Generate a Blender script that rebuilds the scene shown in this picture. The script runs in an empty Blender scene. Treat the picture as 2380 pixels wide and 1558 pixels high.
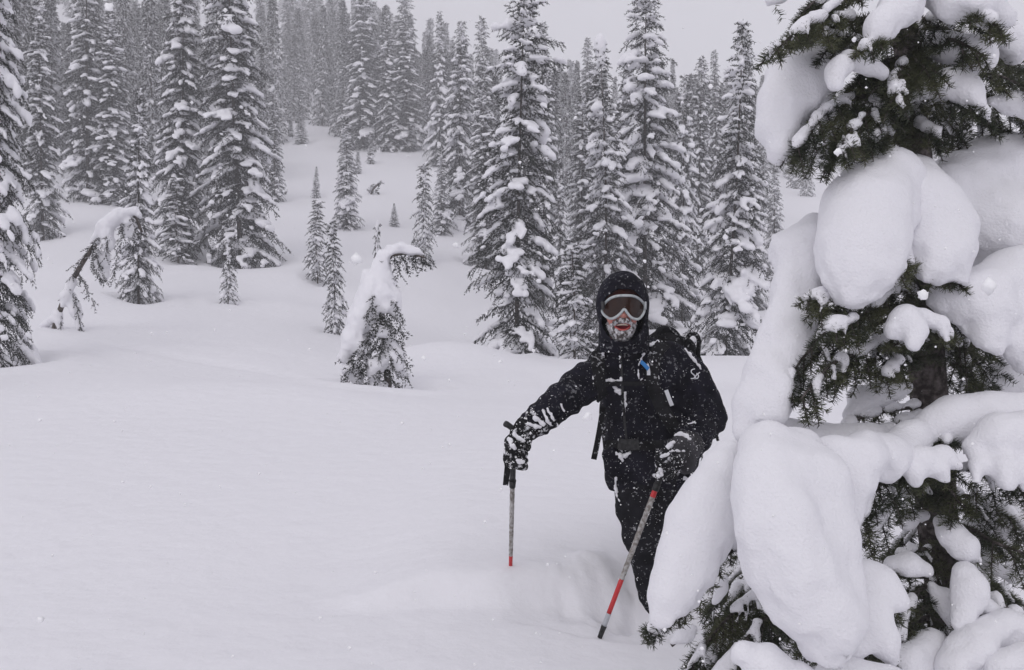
import bpy, math, random
import numpy as np
from mathutils import Vector, Matrix
from mathutils.bvhtree import BVHTree

scene = bpy.context.scene
COL = scene.collection

# ------------------------------------------------------------------ camera
# photo measured on a 2380 x 1558 grid; focal length on that grid:
FPX, PW, PH, HORIZON = 2061.0, 2380.0, 1558.0, 716.0
CAMZ = 1.4
PITCH = math.atan((PH / 2 - HORIZON) / FPX)        # looking slightly down
cam_d = bpy.data.cameras.new('camera'); cam = bpy.data.objects.new('camera', cam_d); COL.objects.link(cam)
cam.location = (0, 0, CAMZ); cam.rotation_euler = (math.pi / 2 - PITCH, 0, 0)
cam_d.sensor_width = 36.0; cam_d.lens = 36.0 * FPX / PW
cam_d.clip_start = 0.05; cam_d.clip_end = 2000
scene.camera = cam

# ------------------------------------------------------------------ sky, light, exposure
SUN_EL, SUN_AZ = math.radians(36), math.radians(200)   # compass: 0 = +Y, clockwise
world = bpy.data.worlds.new('World'); scene.world = world; world.use_nodes = True
wn, wl = world.node_tree.nodes, world.node_tree.links
wn.clear()
sky = wn.new('ShaderNodeTexSky'); sky.sky_type = 'NISHITA'; sky.sun_disc = False
sky.sun_elevation = SUN_EL; sky.sun_rotation = SUN_AZ; sky.dust_density = 6.0
hs = wn.new('ShaderNodeHueSaturation'); hs.inputs['Saturation'].default_value = 0.08
mx = wn.new('ShaderNodeMixRGB'); mx.inputs[0].default_value = 0.88
mx.inputs[2].default_value = (7.5, 7.38, 8.02, 1)      # even cloud cover
bg = wn.new('ShaderNodeBackground'); bg.inputs['Strength'].default_value = 0.1
out = wn.new('ShaderNodeOutputWorld')
wl.new(sky.outputs[0], hs.inputs['Color']); wl.new(hs.outputs[0], mx.inputs[1])
wl.new(mx.outputs[0], bg.inputs[0]); wl.new(bg.outputs[0], out.inputs[0])
sun_d = bpy.data.lights.new('sun', 'SUN'); sun_d.energy = 0.95; sun_d.angle = math.radians(40)
sun_d.color = (1.0, 0.97, 0.95)
sun = bpy.data.objects.new('sun', sun_d); COL.objects.link(sun)
sd = Vector((math.sin(SUN_AZ) * math.cos(SUN_EL), math.cos(SUN_AZ) * math.cos(SUN_EL), math.sin(SUN_EL)))
sun.rotation_euler = (-sd).to_track_quat('-Z', 'Y').to_euler(); sun.location = (0, -5, 20)
vs = scene.view_settings
vs.view_transform = 'Standard'; vs.look = 'None'; vs.gamma = 1.0; vs.use_curve_mapping = False; vs.exposure = 0.04
cy = scene.cycles
cy.max_bounces = 8; cy.diffuse_bounces = 5; cy.volume_bounces = 2; cy.glossy_bounces = 3
cy.use_denoising = True

# ------------------------------------------------------------------ helpers
cp, sp = math.cos(PITCH), math.sin(PITCH)
def ray(px, py):
    """direction through a photo point, scaled to unit depth along +Y"""
    a, b = (px - PW / 2) / FPX, (PH / 2 - py) / FPX
    v = np.array([a, cp + b * sp, -sp + b * cp])
    return v / v[1]
def P(px, py, d):
    return np.array([0, 0, CAMZ]) + ray(px, py) * d
def M(r, d): return r * d / FPX
rng = np.random.default_rng(7)

def hash3(i, j, k, seed):
    h = (i * 374761393 + j * 668265263 + k * 2147483647 + seed * 974711) & 0xFFFFFFFF
    h = ((h ^ (h >> 13)) * 1274126177) & 0xFFFFFFFF
    h = (h ^ (h >> 16)) & 0xFFFF
    return h.astype(np.float32) / 32767.5 - 1.0
def vnoise(X, Y, Z, seed=0):
    X, Y, Z = np.broadcast_arrays(X, Y, Z)
    i, j, k = np.floor(X).astype(np.int64), np.floor(Y).astype(np.int64), np.floor(Z).astype(np.int64)
    fx, fy, fz = X - i, Y - j, Z - k
    fx, fy, fz = fx*fx*(3-2*fx), fy*fy*(3-2*fy), fz*fz*(3-2*fz)
    r = 0
    for a in (0, 1):
        for b in (0, 1):
            for c in (0, 1):
                r = r + hash3(i+a, j+b, k+c, seed) * (fx if a else 1-fx) * (fy if b else 1-fy) * (fz if c else 1-fz)
    return r
def smooth01(t):
    t = np.clip(t, 0, 1); return t*t*(3-2*t)

def mesh(name, V, F, mats, parent=None, midx=None, smooth=True):
    V = np.asarray(V, np.float32); me = bpy.data.meshes.new(name)
    if isinstance(F, np.ndarray):
        n, k = F.shape
        me.vertices.add(len(V)); me.vertices.foreach_set('co', V.ravel())
        me.loops.add(n*k); me.loops.foreach_set('vertex_index', F.astype(np.int32).ravel())
        me.polygons.add(n); me.polygons.foreach_set('loop_start', np.arange(0, n*k, k, dtype=np.int32))
        me.update(calc_edges=True)
    else:
        me.from_pydata(V.tolist(), [], F); me.update()
    for m in (mats if isinstance(mats, (list, tuple)) else [mats]): me.materials.append(m)
    if midx is not None: me.polygons.foreach_set('material_index', np.asarray(midx, np.int32))
    me.polygons.foreach_set('use_smooth', np.full(len(me.polygons), smooth))
    me.validate()
    return link(name, me, parent)
def link(name, me, parent=None):
    o = bpy.data.objects.new(name, me); COL.objects.link(o)
    if parent is not None:
        o.parent = parent; o.matrix_parent_inverse = parent.matrix_basis.inverted()
    return o
def empty(name, loc=(0, 0, 0)):
    o = bpy.data.objects.new(name, None); o.location = loc; o.empty_display_size = 0.2; COL.objects.link(o); return o
def tag(o, label=None, cat=None, group=None, kind=None):
    for k, v in (('label', label), ('category', cat), ('group', group), ('kind', kind)):
        if v: o[k] = v
    return o

# --- signed distance field on a grid, turned into a mesh by surface nets
class Field:
    def __init__(s, lo, hi, h):
        s.h = h; s.lo = np.asarray(lo, float) - 3*h
        n = np.ceil((np.asarray(hi, float) - s.lo) / h).astype(int) + 4
        s.n = n; s.F = np.full(n, 1.0, np.float32)
    def sub(s, lo, hi):
        a = np.clip(np.floor((lo - s.lo) / s.h).astype(int), 0, s.n - 1)
        b = np.clip(np.ceil((hi - s.lo) / s.h).astype(int) + 1, 1, s.n)
        sl = tuple(slice(x, y) for x, y in zip(a, b))
        ax = [s.lo[i] + s.h * np.arange(a[i], b[i]) for i in range(3)]
        return sl, ax[0][:, None, None], ax[1][None, :, None], ax[2][None, None, :]
    def put(s, sl, d, k, op='add'):
        A = s.F[sl]
        if A.size == 0: return
        if op == 'cut': s.F[sl] = np.maximum(A, -d); return
        if k > 0:
            t = np.clip(0.5 + 0.5 * (A - d) / k, 0, 1)
            s.F[sl] = A * (1 - t) + d * t - k * t * (1 - t)
        else: s.F[sl] = np.minimum(A, d)
    def cone(s, a, b, ra, rb, k=0.0, op='add'):
        a, b = np.asarray(a, float), np.asarray(b, float); m = max(ra, rb) + k + 3*s.h
        sl, X, Y, Z = s.sub(np.minimum(a, b) - m, np.maximum(a, b) + m)
        ab = b - a; L = ab @ ab + 1e-12
        t = np.clip(((X-a[0])*ab[0] + (Y-a[1])*ab[1] + (Z-a[2])*ab[2]) / L, 0, 1)
        d = np.sqrt((X-a[0]-t*ab[0])**2 + (Y-a[1]-t*ab[1])**2 + (Z-a[2]-t*ab[2])**2) - (ra + t*(rb-ra))
        s.put(sl, d.astype(np.float32), k, op)
    def chain(s, pts, rs, k=0.0):
        for i in range(len(pts) - 1): s.cone(pts[i], pts[i+1], rs[i], rs[i+1], k)
    def ell(s, c, r, k=0.0, rot=None, op='add'):
        c, r = np.asarray(c, float), np.asarray(r, float); m = r.max() + k + 3*s.h
        sl, X, Y, Z = s.sub(c - m, c + m)
        x, y, z = X - c[0], Y - c[1], Z - c[2]
        if rot is not None:
            x, y, z = (rot[0][0]*x+rot[0][1]*y+rot[0][2]*z, rot[1][0]*x+rot[1][1]*y+rot[1][2]*z, rot[2][0]*x+rot[2][1]*y+rot[2][2]*z)
        k0 = np.sqrt((x/r[0])**2 + (y/r[1])**2 + (z/r[2])**2)
        k1 = np.sqrt((x/r[0]**2)**2 + (y/r[1]**2)**2 + (z/r[2]**2)**2) + 1e-9
        s.put(sl, (k0 * (k0 - 1) / k1).astype(np.float32), k, op)
    def noise(s, amp, freq, seed=0, band=0.08):
        idx = np.nonzero(np.abs(s.F) < band + amp)
        p = [s.lo[i] + s.h * idx[i] for i in range(3)]
        s.F[idx] += amp * vnoise(p[0]*freq, p[1]*freq, p[2]*freq, seed)
    def crumble(s, amp, freq, seed):
        """ragged, crumbly undersides"""
        gz = np.gradient(s.F, s.h, axis=2); idx = np.nonzero(np.abs(s.F) < .03); p = [s.lo[i] + s.h * idx[i] for i in range(3)]
        s.F[idx] += amp*np.clip(.25-gz[idx]*1.3, 0, 1)*(vnoise(p[0]*freq, p[1]*freq, p[2]*freq*.6, seed) + .6*vnoise(p[0]*freq*2.3, p[1]*freq*2.3, p[2]*freq*2, seed+1))
    def flutes(s, amp, seed):
        """vertical runnels, as on snow that has slumped"""
        idx = np.nonzero(np.abs(s.F) < .04); p = [s.lo[i] + s.h * idx[i] for i in range(3)]
        s.F[idx] += amp*vnoise(p[0]*26, p[1]*26, p[2]*7, seed)*np.clip(.5 + vnoise(p[0]*5, p[1]*5, p[2]*5, seed+1), 0, 1)
    def at(s):
        return [s.lo[i] + s.h * np.arange(s.n[i]).reshape([-1 if j == i else 1 for j in range(3)]) for i in range(3)]
    def nets(s, relax=0):
        F = s.F.copy()
        for ax in range(3):
            sl = [slice(None)]*3
            for e in (0, -1): sl[ax] = e; F[tuple(sl)] = np.maximum(F[tuple(sl)], s.h)
        S = F < 0; nx, ny, nz = F.shape
        cnt = np.zeros((nx-1, ny-1, nz-1), np.uint8)
        cor = [(a, b, c) for a in (0, 1) for b in (0, 1) for c in (0, 1)]
        for a, b, c in cor: cnt += S[a:nx-1+a, b:ny-1+b, c:nz-1+c]
        act = (cnt > 0) & (cnt < 8); idx = np.argwhere(act)
        vid = np.full(act.shape, -1, np.int32); vid[act] = np.arange(len(idx), dtype=np.int32)
        acc = np.zeros((len(idx), 3)); num = np.zeros(len(idx))
        fv = {o: F[idx[:, 0]+o[0], idx[:, 1]+o[1], idx[:, 2]+o[2]] for o in cor}
        for a in cor:
            for ax in range(3):
                if a[ax]: continue
                b = list(a); b[ax] = 1; fa, fb = fv[a], fv[tuple(b)]
                m = (fa < 0) != (fb < 0); t = fa[m] / (fa[m] - fb[m])
                p = np.tile(np.array(a, float), (m.sum(), 1)); p[:, ax] = t
                acc[m] += p; num[m] += 1
        V = s.lo + s.h * (idx + acc / num[:, None])
        Q = []
        for ax in range(3):
            u, v = (ax+1) % 3, (ax+2) % 3
            lo = [slice(1, -1)]*3; hi = [slice(1, -1)]*3; lo[ax] = slice(0, -1); hi[ax] = slice(1, None)
            A, B = S[tuple(lo)], S[tuple(hi)]
            e = np.argwhere(A != B); up = A[tuple(e.T)]
            off = np.array([1, 1, 1]); off[ax] = 0; e = e + off
            def g(du, dv):
                q = e.copy(); q[:, u] += du; q[:, v] += dv; return vid[q[:, 0], q[:, 1], q[:, 2]]
            q = np.stack([g(-1, -1), g(0, -1), g(0, 0), g(-1, 0)], 1)
            q[~up] = q[~up][:, ::-1]; Q.append(q)
        Q = np.concatenate(Q); Q = Q[(Q >= 0).all(1)]
        for _ in range(relax):
            ac = np.zeros_like(V); n = np.zeros(len(V))
            for i in range(4):
                np.add.at(ac, Q[:, i], V[Q[:, (i+1) % 4]]); np.add.at(n, Q[:, i], 1)
                np.add.at(ac, Q[:, i], V[Q[:, (i+3) % 4]]); np.add.at(n, Q[:, i], 1)
            V = V*0.4 + 0.6*ac/np.maximum(n, 1)[:, None]
        return V, Q
def field_for(pts, rs, h, pad=0.05):
    pts = np.asarray(pts); r = np.max(rs) + pad
    return Field(pts.min(0) - r, pts.max(0) + r, h)

def tube(pts, rad, n=8, closed=False):
    pts = np.asarray(pts, float); N = len(pts); rad = np.broadcast_to(np.asarray(rad, float), N)
    T = np.gradient(pts, axis=0); T /= np.linalg.norm(T, axis=1)[:, None] + 1e-12
    if closed:
        T = np.roll(pts, -1, 0) - np.roll(pts, 1, 0); T /= np.linalg.norm(T, axis=1)[:, None] + 1e-12
    up = np.array([0, 0, 1.0]) if abs(T[0][2]) < 0.9 else np.array([1.0, 0, 0])
    U = np.cross(T[0], up); U /= np.linalg.norm(U); V = []
    for i in range(N):
        U = U - T[i] * (U @ T[i]); U /= np.linalg.norm(U) + 1e-12; W = np.cross(T[i], U)
        a = np.arange(n) * 2*np.pi/n
        V.append(pts[i] + rad[i] * (np.cos(a)[:, None]*U + np.sin(a)[:, None]*W))
    V = np.concatenate(V); F = []
    for i in range(N if closed else N - 1):
        j = (i+1) % N
        for k in range(n): F.append((i*n+k, i*n+(k+1) % n, j*n+(k+1) % n, j*n+k))
    if not closed:
        F.append(tuple(range(n))[::-1]); F.append(tuple((N-1)*n + k for k in range(n)))
    return V, F
def curve(pts, n=24):
    """smooth curve through points"""
    p = np.asarray(pts, float); q = np.vstack([2*p[0]-p[1], p, 2*p[-1]-p[-2]]); r = []
    t = np.linspace(0, len(p)-1, n)
    for x in t:
        i = min(int(x), len(p)-2); f = x - i; a, b, c, d = q[i:i+4]
        r.append(0.5*((2*b) + (c-a)*f + (2*a-5*b+4*c-d)*f*f + (3*b-a-3*c+d)*f**3))
    return np.array(r)
def ribbon(pts, nrm, w, th):
    """a strap: rectangular section swept along pts, its face along nrm"""
    pts, nrm = np.asarray(pts, float), np.asarray(nrm, float); N = len(pts)
    T = np.gradient(pts, axis=0); T /= np.linalg.norm(T, axis=1)[:, None]
    nrm = np.broadcast_to(nrm, pts.shape); S = np.cross(T, nrm); S /= np.linalg.norm(S, axis=1)[:, None]
    Nn = np.cross(S, T); w = np.broadcast_to(w, N)[:, None]
    V = np.concatenate([np.stack([pts[i]+s*S[i]*w[i]/2+q*Nn[i]*th/2 for s, q in ((-1,-1),(1,-1),(1,1),(-1,1))]) for i in range(N)])
    F = []
    for i in range(N-1):
        for k in range(4): F.append((i*4+k, i*4+(k+1) % 4, (i+1)*4+(k+1) % 4, (i+1)*4+k))
    F += [(3, 2, 1, 0), tuple((N-1)*4+k for k in range(4))]
    return V, F

# ------------------------------------------------------------------ materials
def mat(name, col, rough=0.7, col2=None, scale=8.0, bump=0.0, bscale=40.0, spec=0.3, sss=0.0, lo=0.4, hi=0.6, bdist=0.01):
    m = bpy.data.materials.new(name); m.use_nodes = True; n, l = m.node_tree.nodes, m.node_tree.links
    b = n['Principled BSDF']; b.inputs['Roughness'].default_value = rough
    b.inputs['Base Color'].default_value = (*col, 1); b.inputs['Specular IOR Level'].default_value = spec
    tc = n.new('ShaderNodeTexCoord')
    if col2 is not None:
        t = n.new('ShaderNodeTexNoise'); t.inputs['Scale'].default_value = scale; t.inputs['Detail'].default_value = 5
        r = n.new('ShaderNodeValToRGB'); r.color_ramp.elements[0].position = lo; r.color_ramp.elements[1].position = hi
        r.color_ramp.elements[0].color = (*col, 1); r.color_ramp.elements[1].color = (*col2, 1)
        l.new(tc.outputs['Object'], t.inputs['Vector']); l.new(t.outputs['Fac'], r.inputs[0]); l.new(r.outputs[0], b.inputs['Base Color'])
    if bump:
        t = n.new('ShaderNodeTexNoise'); t.inputs['Scale'].default_value = bscale; t.inputs['Detail'].default_value = 6
        bp = n.new('ShaderNodeBump'); bp.inputs['Strength'].default_value = bump; bp.inputs['Distance'].default_value = bdist
        l.new(tc.outputs['Object'], t.inputs['Vector']); l.new(t.outputs['Fac'], bp.inputs['Height']); l.new(bp.outputs[0], b.inputs['Normal'])
    if sss:
        b.inputs['Subsurface Weight'].default_value = sss; b.inputs['Subsurface Radius'].default_value = (1, 1, 1.1)
        b.inputs['Subsurface Scale'].default_value = 0.02
    return m
SNOW = (0.815, 0.81, 0.84)
MAT = dict(
    field=mat('field_snow', SNOW, 0.6, bump=0.7, bscale=5.0, spec=0.15, bdist=0.035),
    snow=mat('tree_snow', SNOW, 0.6, bump=0.35, bscale=22.0, spec=0.15, bdist=0.015),
    clump=mat('clump_snow', SNOW, 0.6, bump=0.55, bscale=130.0, spec=0.15, bdist=0.008),
    needle=mat('mid_needles', (0.012, 0.014, 0.011), 0.8, (0.028, 0.031, 0.024), 1.3, spec=0.2),
    needle_near=mat('near_needles', (0.024, 0.031, 0.017), 0.55, (0.078, 0.084, 0.042), 9.0, spec=0.3),
    bark=mat('bark', (0.045, 0.034, 0.028), 0.9, (0.12, 0.10, 0.09), 30.0, bump=0.8, bscale=60.0),
    bark_near=mat('near_bark', (0.035, 0.028, 0.026), 0.9, (0.16, 0.14, 0.135), 45.0, bump=1.0, bscale=90.0, lo=0.42, hi=0.72),
)
# ------------------------------------------------------------------ terrain
KD = np.array([0, 4, 5.5, 8, 13, 17, 21, 28, 36, 46, 58, 82, 124, 200, 330.])
KU = np.array([-.75, -.58, -.3, -.15, 0, .25, .5, .75])
KZ = np.array([
 [0, .05, .14, .30, .60, .95, 1.3, 2.2, 4.2, 7.4, 12., 22., 43., 92., 160],
 [0, .05, .14, .28, .58, .90, 1.3, 2.2, 4.0, 7.0, 11., 20., 40., 85., 150],
 [0, .03, .12, .22, .40, .70, 1.0, 1.7, 3.4, 5.6, 8.5, 16., 30., 66., 112],
 [0, .02, .13, .20, .24, .30, .45, .95, 2.6, 5.0, 8.2, 16., 29., 58., 98],
 [0, .02, .15, .20, .16, .13, .12, .5, 1.6, 3.8, 7.5, 15., 27., 46., 80],
 [0, .02, .14, .18, .12, .14, .05, .3, 1.2, 2.8, 5.8, 12., 22., 36., 56],
 [0, .02, .10, .12, .10, .12, .12, .4, 1.2, 2.6, 5.0, 10., 18., 28., 42],
 [0, .02, .10, .12, .10, .12, .2, .5, 1.3, 2.6, 5.0, 9., 16., 25., 38]])
def pchip(x, y, q):
    h = np.diff(x); dl = np.diff(y) / h; m = np.zeros(len(x))
    for i in range(1, len(x)-1):
        m[i] = 0 if dl[i-1]*dl[i] <= 0 else 2*dl[i-1]*dl[i]/(dl[i-1]+dl[i])
    m[0], m[-1] = dl[0], dl[-1]
    i = np.clip(np.searchsorted(x, q) - 1, 0, len(x)-2); t = (q - x[i]) / h[i]
    return (2*t**3-3*t*t+1)*y[i] + (t**3-2*t*t+t)*h[i]*m[i] + (-2*t**3+3*t*t)*y[i+1] + (t**3-t*t)*h[i]*m[i+1]
GD = np.concatenate([np.linspace(0, 30, 301), np.linspace(30.5, 330, 600)]); GU = np.linspace(-.75, .75, 61)
_t = np.stack([pchip(KD, r, GD) for r in KZ]); GZ = np.stack([pchip(KU, _t[:, i], GU) for i in range(len(GD))])
def gauss(x, y, cx, cy, sx, sy, rot=0.0):
    c, s = math.cos(rot), math.sin(rot); dx, dy = x-cx, y-cy
    return np.exp(-0.5*(((c*dx+s*dy)/sx)**2 + ((-s*dx+c*dy)/sy)**2))
WELLS = []     # (x, y, radius, depth): hollows round the trees
def ground(x, y, fine=True):
    x, y = np.asarray(x, float), np.asarray(y, float)
    d = np.clip(y, 0, 329.9); u = np.clip(x / np.maximum(y, 2.5), -.749, .749)
    fi = np.interp(d, GD, np.arange(len(GD))); fj = (u + .75) / 1.5 * 60
    i = np.minimum(fi.astype(int), len(GD)-2); j = np.minimum(fj.astype(int), 59); a, b = fi-i, fj-j
    z = GZ[i, j]*(1-a)*(1-b) + GZ[i+1, j]*a*(1-b) + GZ[i, j+1]*(1-a)*b + GZ[i+1, j+1]*a*b
    far = smooth01((y-5)/12)
    z = z + far*(0.16*vnoise(x*.22, y*.17, 0*x, 3) + 0.07*vnoise(x*.6, y*.5, 0*x, 4)) + smooth01((y-45)/60)*0.9*vnoise(x*.06, y*.06, 0*x, 5)
    z = z + 0.012*vnoise(x*1.1, y*.8, 0*x, 6) * (1-far) + 0.02*vnoise(x*.9, y*1.6, 0*x, 8)*far*np.exp(-y/40)
    # drift in front of the middle firs, and the one behind the person
    z = z + 0.46*gauss(x, y, -1.2, 17.2, 1.0, 1.2, -0.1) + .65*gauss(x, y, 4.9, 25, 1.5, 1.0, .1) + 0.12*gauss(x, y, 5.0, 17.5, 2.2, 1.4, -0.1)
    z = z + 0.25*gauss(x, y, -7.5, 27, 4.5, 1.6, .2) + 0.3*gauss(x, y, -13, 22, 3.0, 1.8, 0) + .2*gauss(x, y, -3.2, 10.8, 1.6, 1.0, .3)
    # old, half buried ski track on the left
    tr = y - (15.5 - 0.55*(x+6.5)); z = z - 0.05*np.exp(-(tr/.25)**2)*smooth01((x+8.5)/2)*smooth01((-1.5-x)/2)
    # trench trodden by the person, with its broken edge
    jag = 0.035*vnoise(x*3, y*2, 0*x, 11) + 0.03*vnoise(x*14, y*9, 0*x, 12)*np.exp(-((x-.5)/.3)**2)
    fade = smooth01((x+1.0)/.75)
    z = z + fade*0.13*smooth01((y-3.98+jag - 0.10*np.exp(-((x-.35)/.3)**2))/0.17)*np.exp(-np.maximum(y-4.25, 0)/1.6)
    z = z - 0.035*smooth01((x+.05+jag*2)/.25)*smooth01((y-3.62-.18*np.exp(-((x-.1)/.2)**2)+jag)/.10)*smooth01((4.2-y)/.15)
    z = z - 0.20*gauss(x, y, .62, 4.12, .15, .14) + 0.05*gauss(x, y, .42, 4.28, .1, .08)
    if fine:
        near = gauss(x, y, .55, 4.12, .24, .22)
        z = z + near*(0.022*vnoise(x*16, y*16, 0*x, 14) + .012*vnoise(x*38, y*38, 0*x, 16) + .05*np.maximum(0, vnoise(x*9, y*9, 0*x, 15)-.1))
    for wx, wy, wr, wd in WELLS:
        r2 = ((x-wx)**2 + (y-wy)**2) / wr**2
        z = z - wd*np.exp(-r2) + 0.35*wd*np.exp(-((np.sqrt(r2)-1.7)/.45)**2)
    return z
def hit(px, py, dmin=5.0, dmax=320.0):
    """where the sight line through a photo point meets the snow"""
    r = ray(px, py); d = np.geomspace(dmin, dmax, 1500)
    below = CAMZ + r[2]*d < ground(r[0]*d, d, False)
    k = np.argmax(below) if below.any() else len(d)-1
    return d[k]
def build_ground():
    rad = np.concatenate([[.05], np.linspace(.4, 2.5, 12), np.arange(2.53, 6, .025), np.geomspace(6, 20, 110), np.geomspace(20.3, 334, 115)])
    ang = np.concatenate([np.radians(np.arange(-36, 36, .23)), np.radians(np.linspace(36, 324, 73))[:-1]])
    R, A = np.meshgrid(rad, ang, indexing='ij'); X, Y = R*np.sin(A), R*np.cos(A)
    V = np.stack([X, Y, ground(X, Y)], -1).reshape(-1, 3); n = len(ang)
    i, j = np.meshgrid(np.arange(len(rad)-1), np.arange(n), indexing='ij'); k = (j+1) % n
    F = np.stack([i*n+j, i*n+k, (i+1)*n+k, (i+1)*n+j], -1).reshape(-1, 4)
    F = F[:, ::-1].copy()
    o = mesh('snow_field', V, F, MAT['field']); tag(o, 'smooth deep powder snow rising to a wooded slope', None, None, 'structure')
    c = bpy.data.objects  # noqa
    return o

# ------------------------------------------------------------------ conifer generator
def rotz(a): return np.array([[math.cos(a), -math.sin(a), 0], [math.sin(a), math.cos(a), 0], [0, 0, 1]])
def make_conifer(seed, H, R, nb=15, dens=1.0, tuft=.075, tw=.02, step=.04, snow=.8, puff=1.0, h=.042, low=.05, power=.75,
                 droop=.45, axis=None, cap=0.0, frost=.16, arms=None, side=0.0, nside=7, gap=None, hang=.45, masses=0, jit=0.0):
    """returns trunk, foliage (with a per-face frost flag) and snow, all in local coordinates, base at the origin"""
    g = np.random.default_rng(seed)
    if axis is None: axis = [(0, 0, 0), (g.normal(0, .04), g.normal(0, .04), H*.5), (g.normal(0, .05), g.normal(0, .05), H)]
    ax = curve(axis, 60); L0 = np.linspace(0, 1, 60)
    def A(t): return np.array([np.interp(t, L0, ax[:, i]) for i in range(3)])
    tv, tf = tube(np.vstack([ax[0]+[0, 0, -.5], ax]), np.concatenate([[.018*H**.9*.55], np.interp(L0, [0, 1], [.017*H**.9*.55, .006])]), nside)
    lo, hi = ax.min(0) - [R*1.5, R*1.5, .9], ax.max(0) + [R*1.5, R*1.5, .6]
    S = Field(lo, hi, h); TV = []; FR = []
    n = int(H*nb); az = g.uniform(0, 6.28)
    ts = low + (1-low)*np.linspace(0, 1, n)**.93*.985
    boughs = [(t, None) for t in ts] + (arms or [])
    for i, (t, arm) in enumerate(boughs):
        az += 2.399 + g.normal(0, .35); p0 = A(t)
        prof = (1-t)**power*(1-.18*math.exp(-t/.05)) + .035
        L = R*prof*g.uniform(.62, 1.14)*(1 + side*math.cos(az))
        L *= 1 - jit*g.random()
        if gap and gap[0] < t < gap[1] and g.random() < .6: L *= .45
        up = np.interp(t, [0, .6, 1], [-.10, .10, .75]) + g.normal(0, .08); dr = droop*np.interp(t, [0, .8, 1], [1, .9, .2])*g.uniform(.7, 1.3)
        a = az
        if arm: a, L, up, dr = arm
        L = max(L, .07)
        hd = np.array([math.cos(a), math.sin(a), 0]); sd_ = np.array([-hd[1], hd[0], 0])
        def B(s): return p0 + hd*L*s + np.array([0, 0, L*(up*s - dr*s*s)])
        nt = max(4, int(L/.07*dens))
        for q in range(nt + 1):
            s = (q + .5) / nt if q < nt else .93
            s = min(s*.95 + .05, 1); sg = 1 if q % 2 else -1
            w = (.40*L*(1.1-s) + .13)*g.uniform(.6, 1.25); w = min(w, .6)
            b0 = B(s); tang = hd + np.array([0, 0, up-2*dr*s]); tang /= np.linalg.norm(tang)
            ang_ = 0.0 if q == nt else math.radians(g.uniform(25, 80))*sg
            dirv = tang*math.cos(ang_) + sd_*math.sin(ang_) + np.array([0, 0, -hang*g.uniform(.2, 1.3)])
            if q == nt: w = .18
            m = max(2, int(w/step)); ss = (np.arange(m)+.3)/m
            pts = b0 + np.outer(ss*w, dirv); pts[:, 2] -= .25*w*ss**2
            k = 4; pts = np.repeat(pts, k, 0); N = len(pts)
            e = dirv + g.normal(0, .55, (N, 3)); e /= np.linalg.norm(e, axis=1)[:, None]
            f = np.cross(e, g.normal(0, 1, (N, 3))); f /= np.linalg.norm(f, axis=1)[:, None] + 1e-9
            ln = tuft*g.uniform(.6, 1.25, (N, 1)); wd = tw*g.uniform(.7, 1.3, (N, 1))
            TV.append(np.stack([pts - f*wd*.5, pts + f*wd*.5, pts + e*ln], 1)); FR.append(g.random(N) < frost*(1.6 if ang_ else .6))
        # snow lying on the bough: cushions towards the tip, dusting elsewhere
        rot = rotz(-a); kind = g.random()/snow
        def blob(s, off, rx, ry, rz_, k_):
            sl_ = up - 2*dr*s; cs, sn = 1/math.hypot(1, sl_), sl_/math.hypot(1, sl_)
            S.ell(B(s) + sd_*off + np.array([0, 0, rz_*.45]), (rx, ry, rz_), k_, np.array([[cs, 0, sn], [0, 1, 0], [-sn, 0, cs]]) @ rot)
        if kind < .72 and L > .12:
            big = puff*g.uniform(.6, 1.1)*min(1, .5+.5*L)*(1.5 if g.random() < .14 else 1); nb_ = max(1, int(L/.15)); s0 = g.uniform(.15, .45)
            for q in range(nb_):
                s = s0 + (1.03-s0)*(q+g.uniform(.2, .8))/nb_; v = big*g.uniform(.55, 1.2)
                if g.random() < .12: continue
                blob(s, g.normal(0, .07)*L, max(L/nb_*.8, .08)*g.uniform(.8, 1.25), min(.06+.22*L*(1.15-s), .17)*v, .066*v, .05*puff)
                if g.random() < .4: blob(s, g.choice([-1, 1])*min(.05+.3*L*(1.1-s), .3), .09*v, .07*v, .05*v, .05*puff)
        elif kind < .98:
            for q in range(max(2, int(L/.17))):
                s = g.uniform(.2, 1.05); sp_ = (.32*L*(1.1-s) + .05)
                blob(s, g.uniform(-1, 1)*sp_, g.uniform(.05, .12)*min(1.2, .5+L), g.uniform(.045, .085)*min(1.2, .5+L), g.uniform(.03, .05), .03)
    for _ in range(masses):
        t = g.uniform(.12, .8); a = g.uniform(0, 6.28); rr = R*((1-t)**power)*g.uniform(.45, .75); m_ = puff*g.uniform(.45, .8)*(1.1-.5*t)
        c = A(t) + [math.cos(a)*rr, math.sin(a)*rr, -.15*rr]; sl_ = -.75; cs, sn = .8, -.6
        S.ell(c, (.30*m_, .24*m_, .13*m_), .09, np.array([[cs, 0, sn], [0, 1, 0], [-sn, 0, cs]]) @ rotz(-a))
        S.ell(c + [math.cos(a)*.2*m_, math.sin(a)*.2*m_, -.2*m_], (.16*m_, .2*m_, .13*m_), .09, np.array([[cs, 0, sn], [0, 1, 0], [-sn, 0, cs]]) @ rotz(-a))
    if cap: S.ell(A(1) + [0, 0, -.02], (cap, cap, cap*1.25), .05); S.cone(A(.93), A(1), cap*.7, cap*.8, .05)
    S.noise(.028*min(puff, 1.3), 7.5, seed, .1); S.noise(.016, 17., seed+1, .05)
    sv, sq = S.nets(1)
    T = np.concatenate(TV).reshape(-1, 3); F = np.arange(len(T)).reshape(-1, 3)
    return (tv, tf), (T, F, np.concatenate(FR).astype(int)), (sv, sq)
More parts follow.
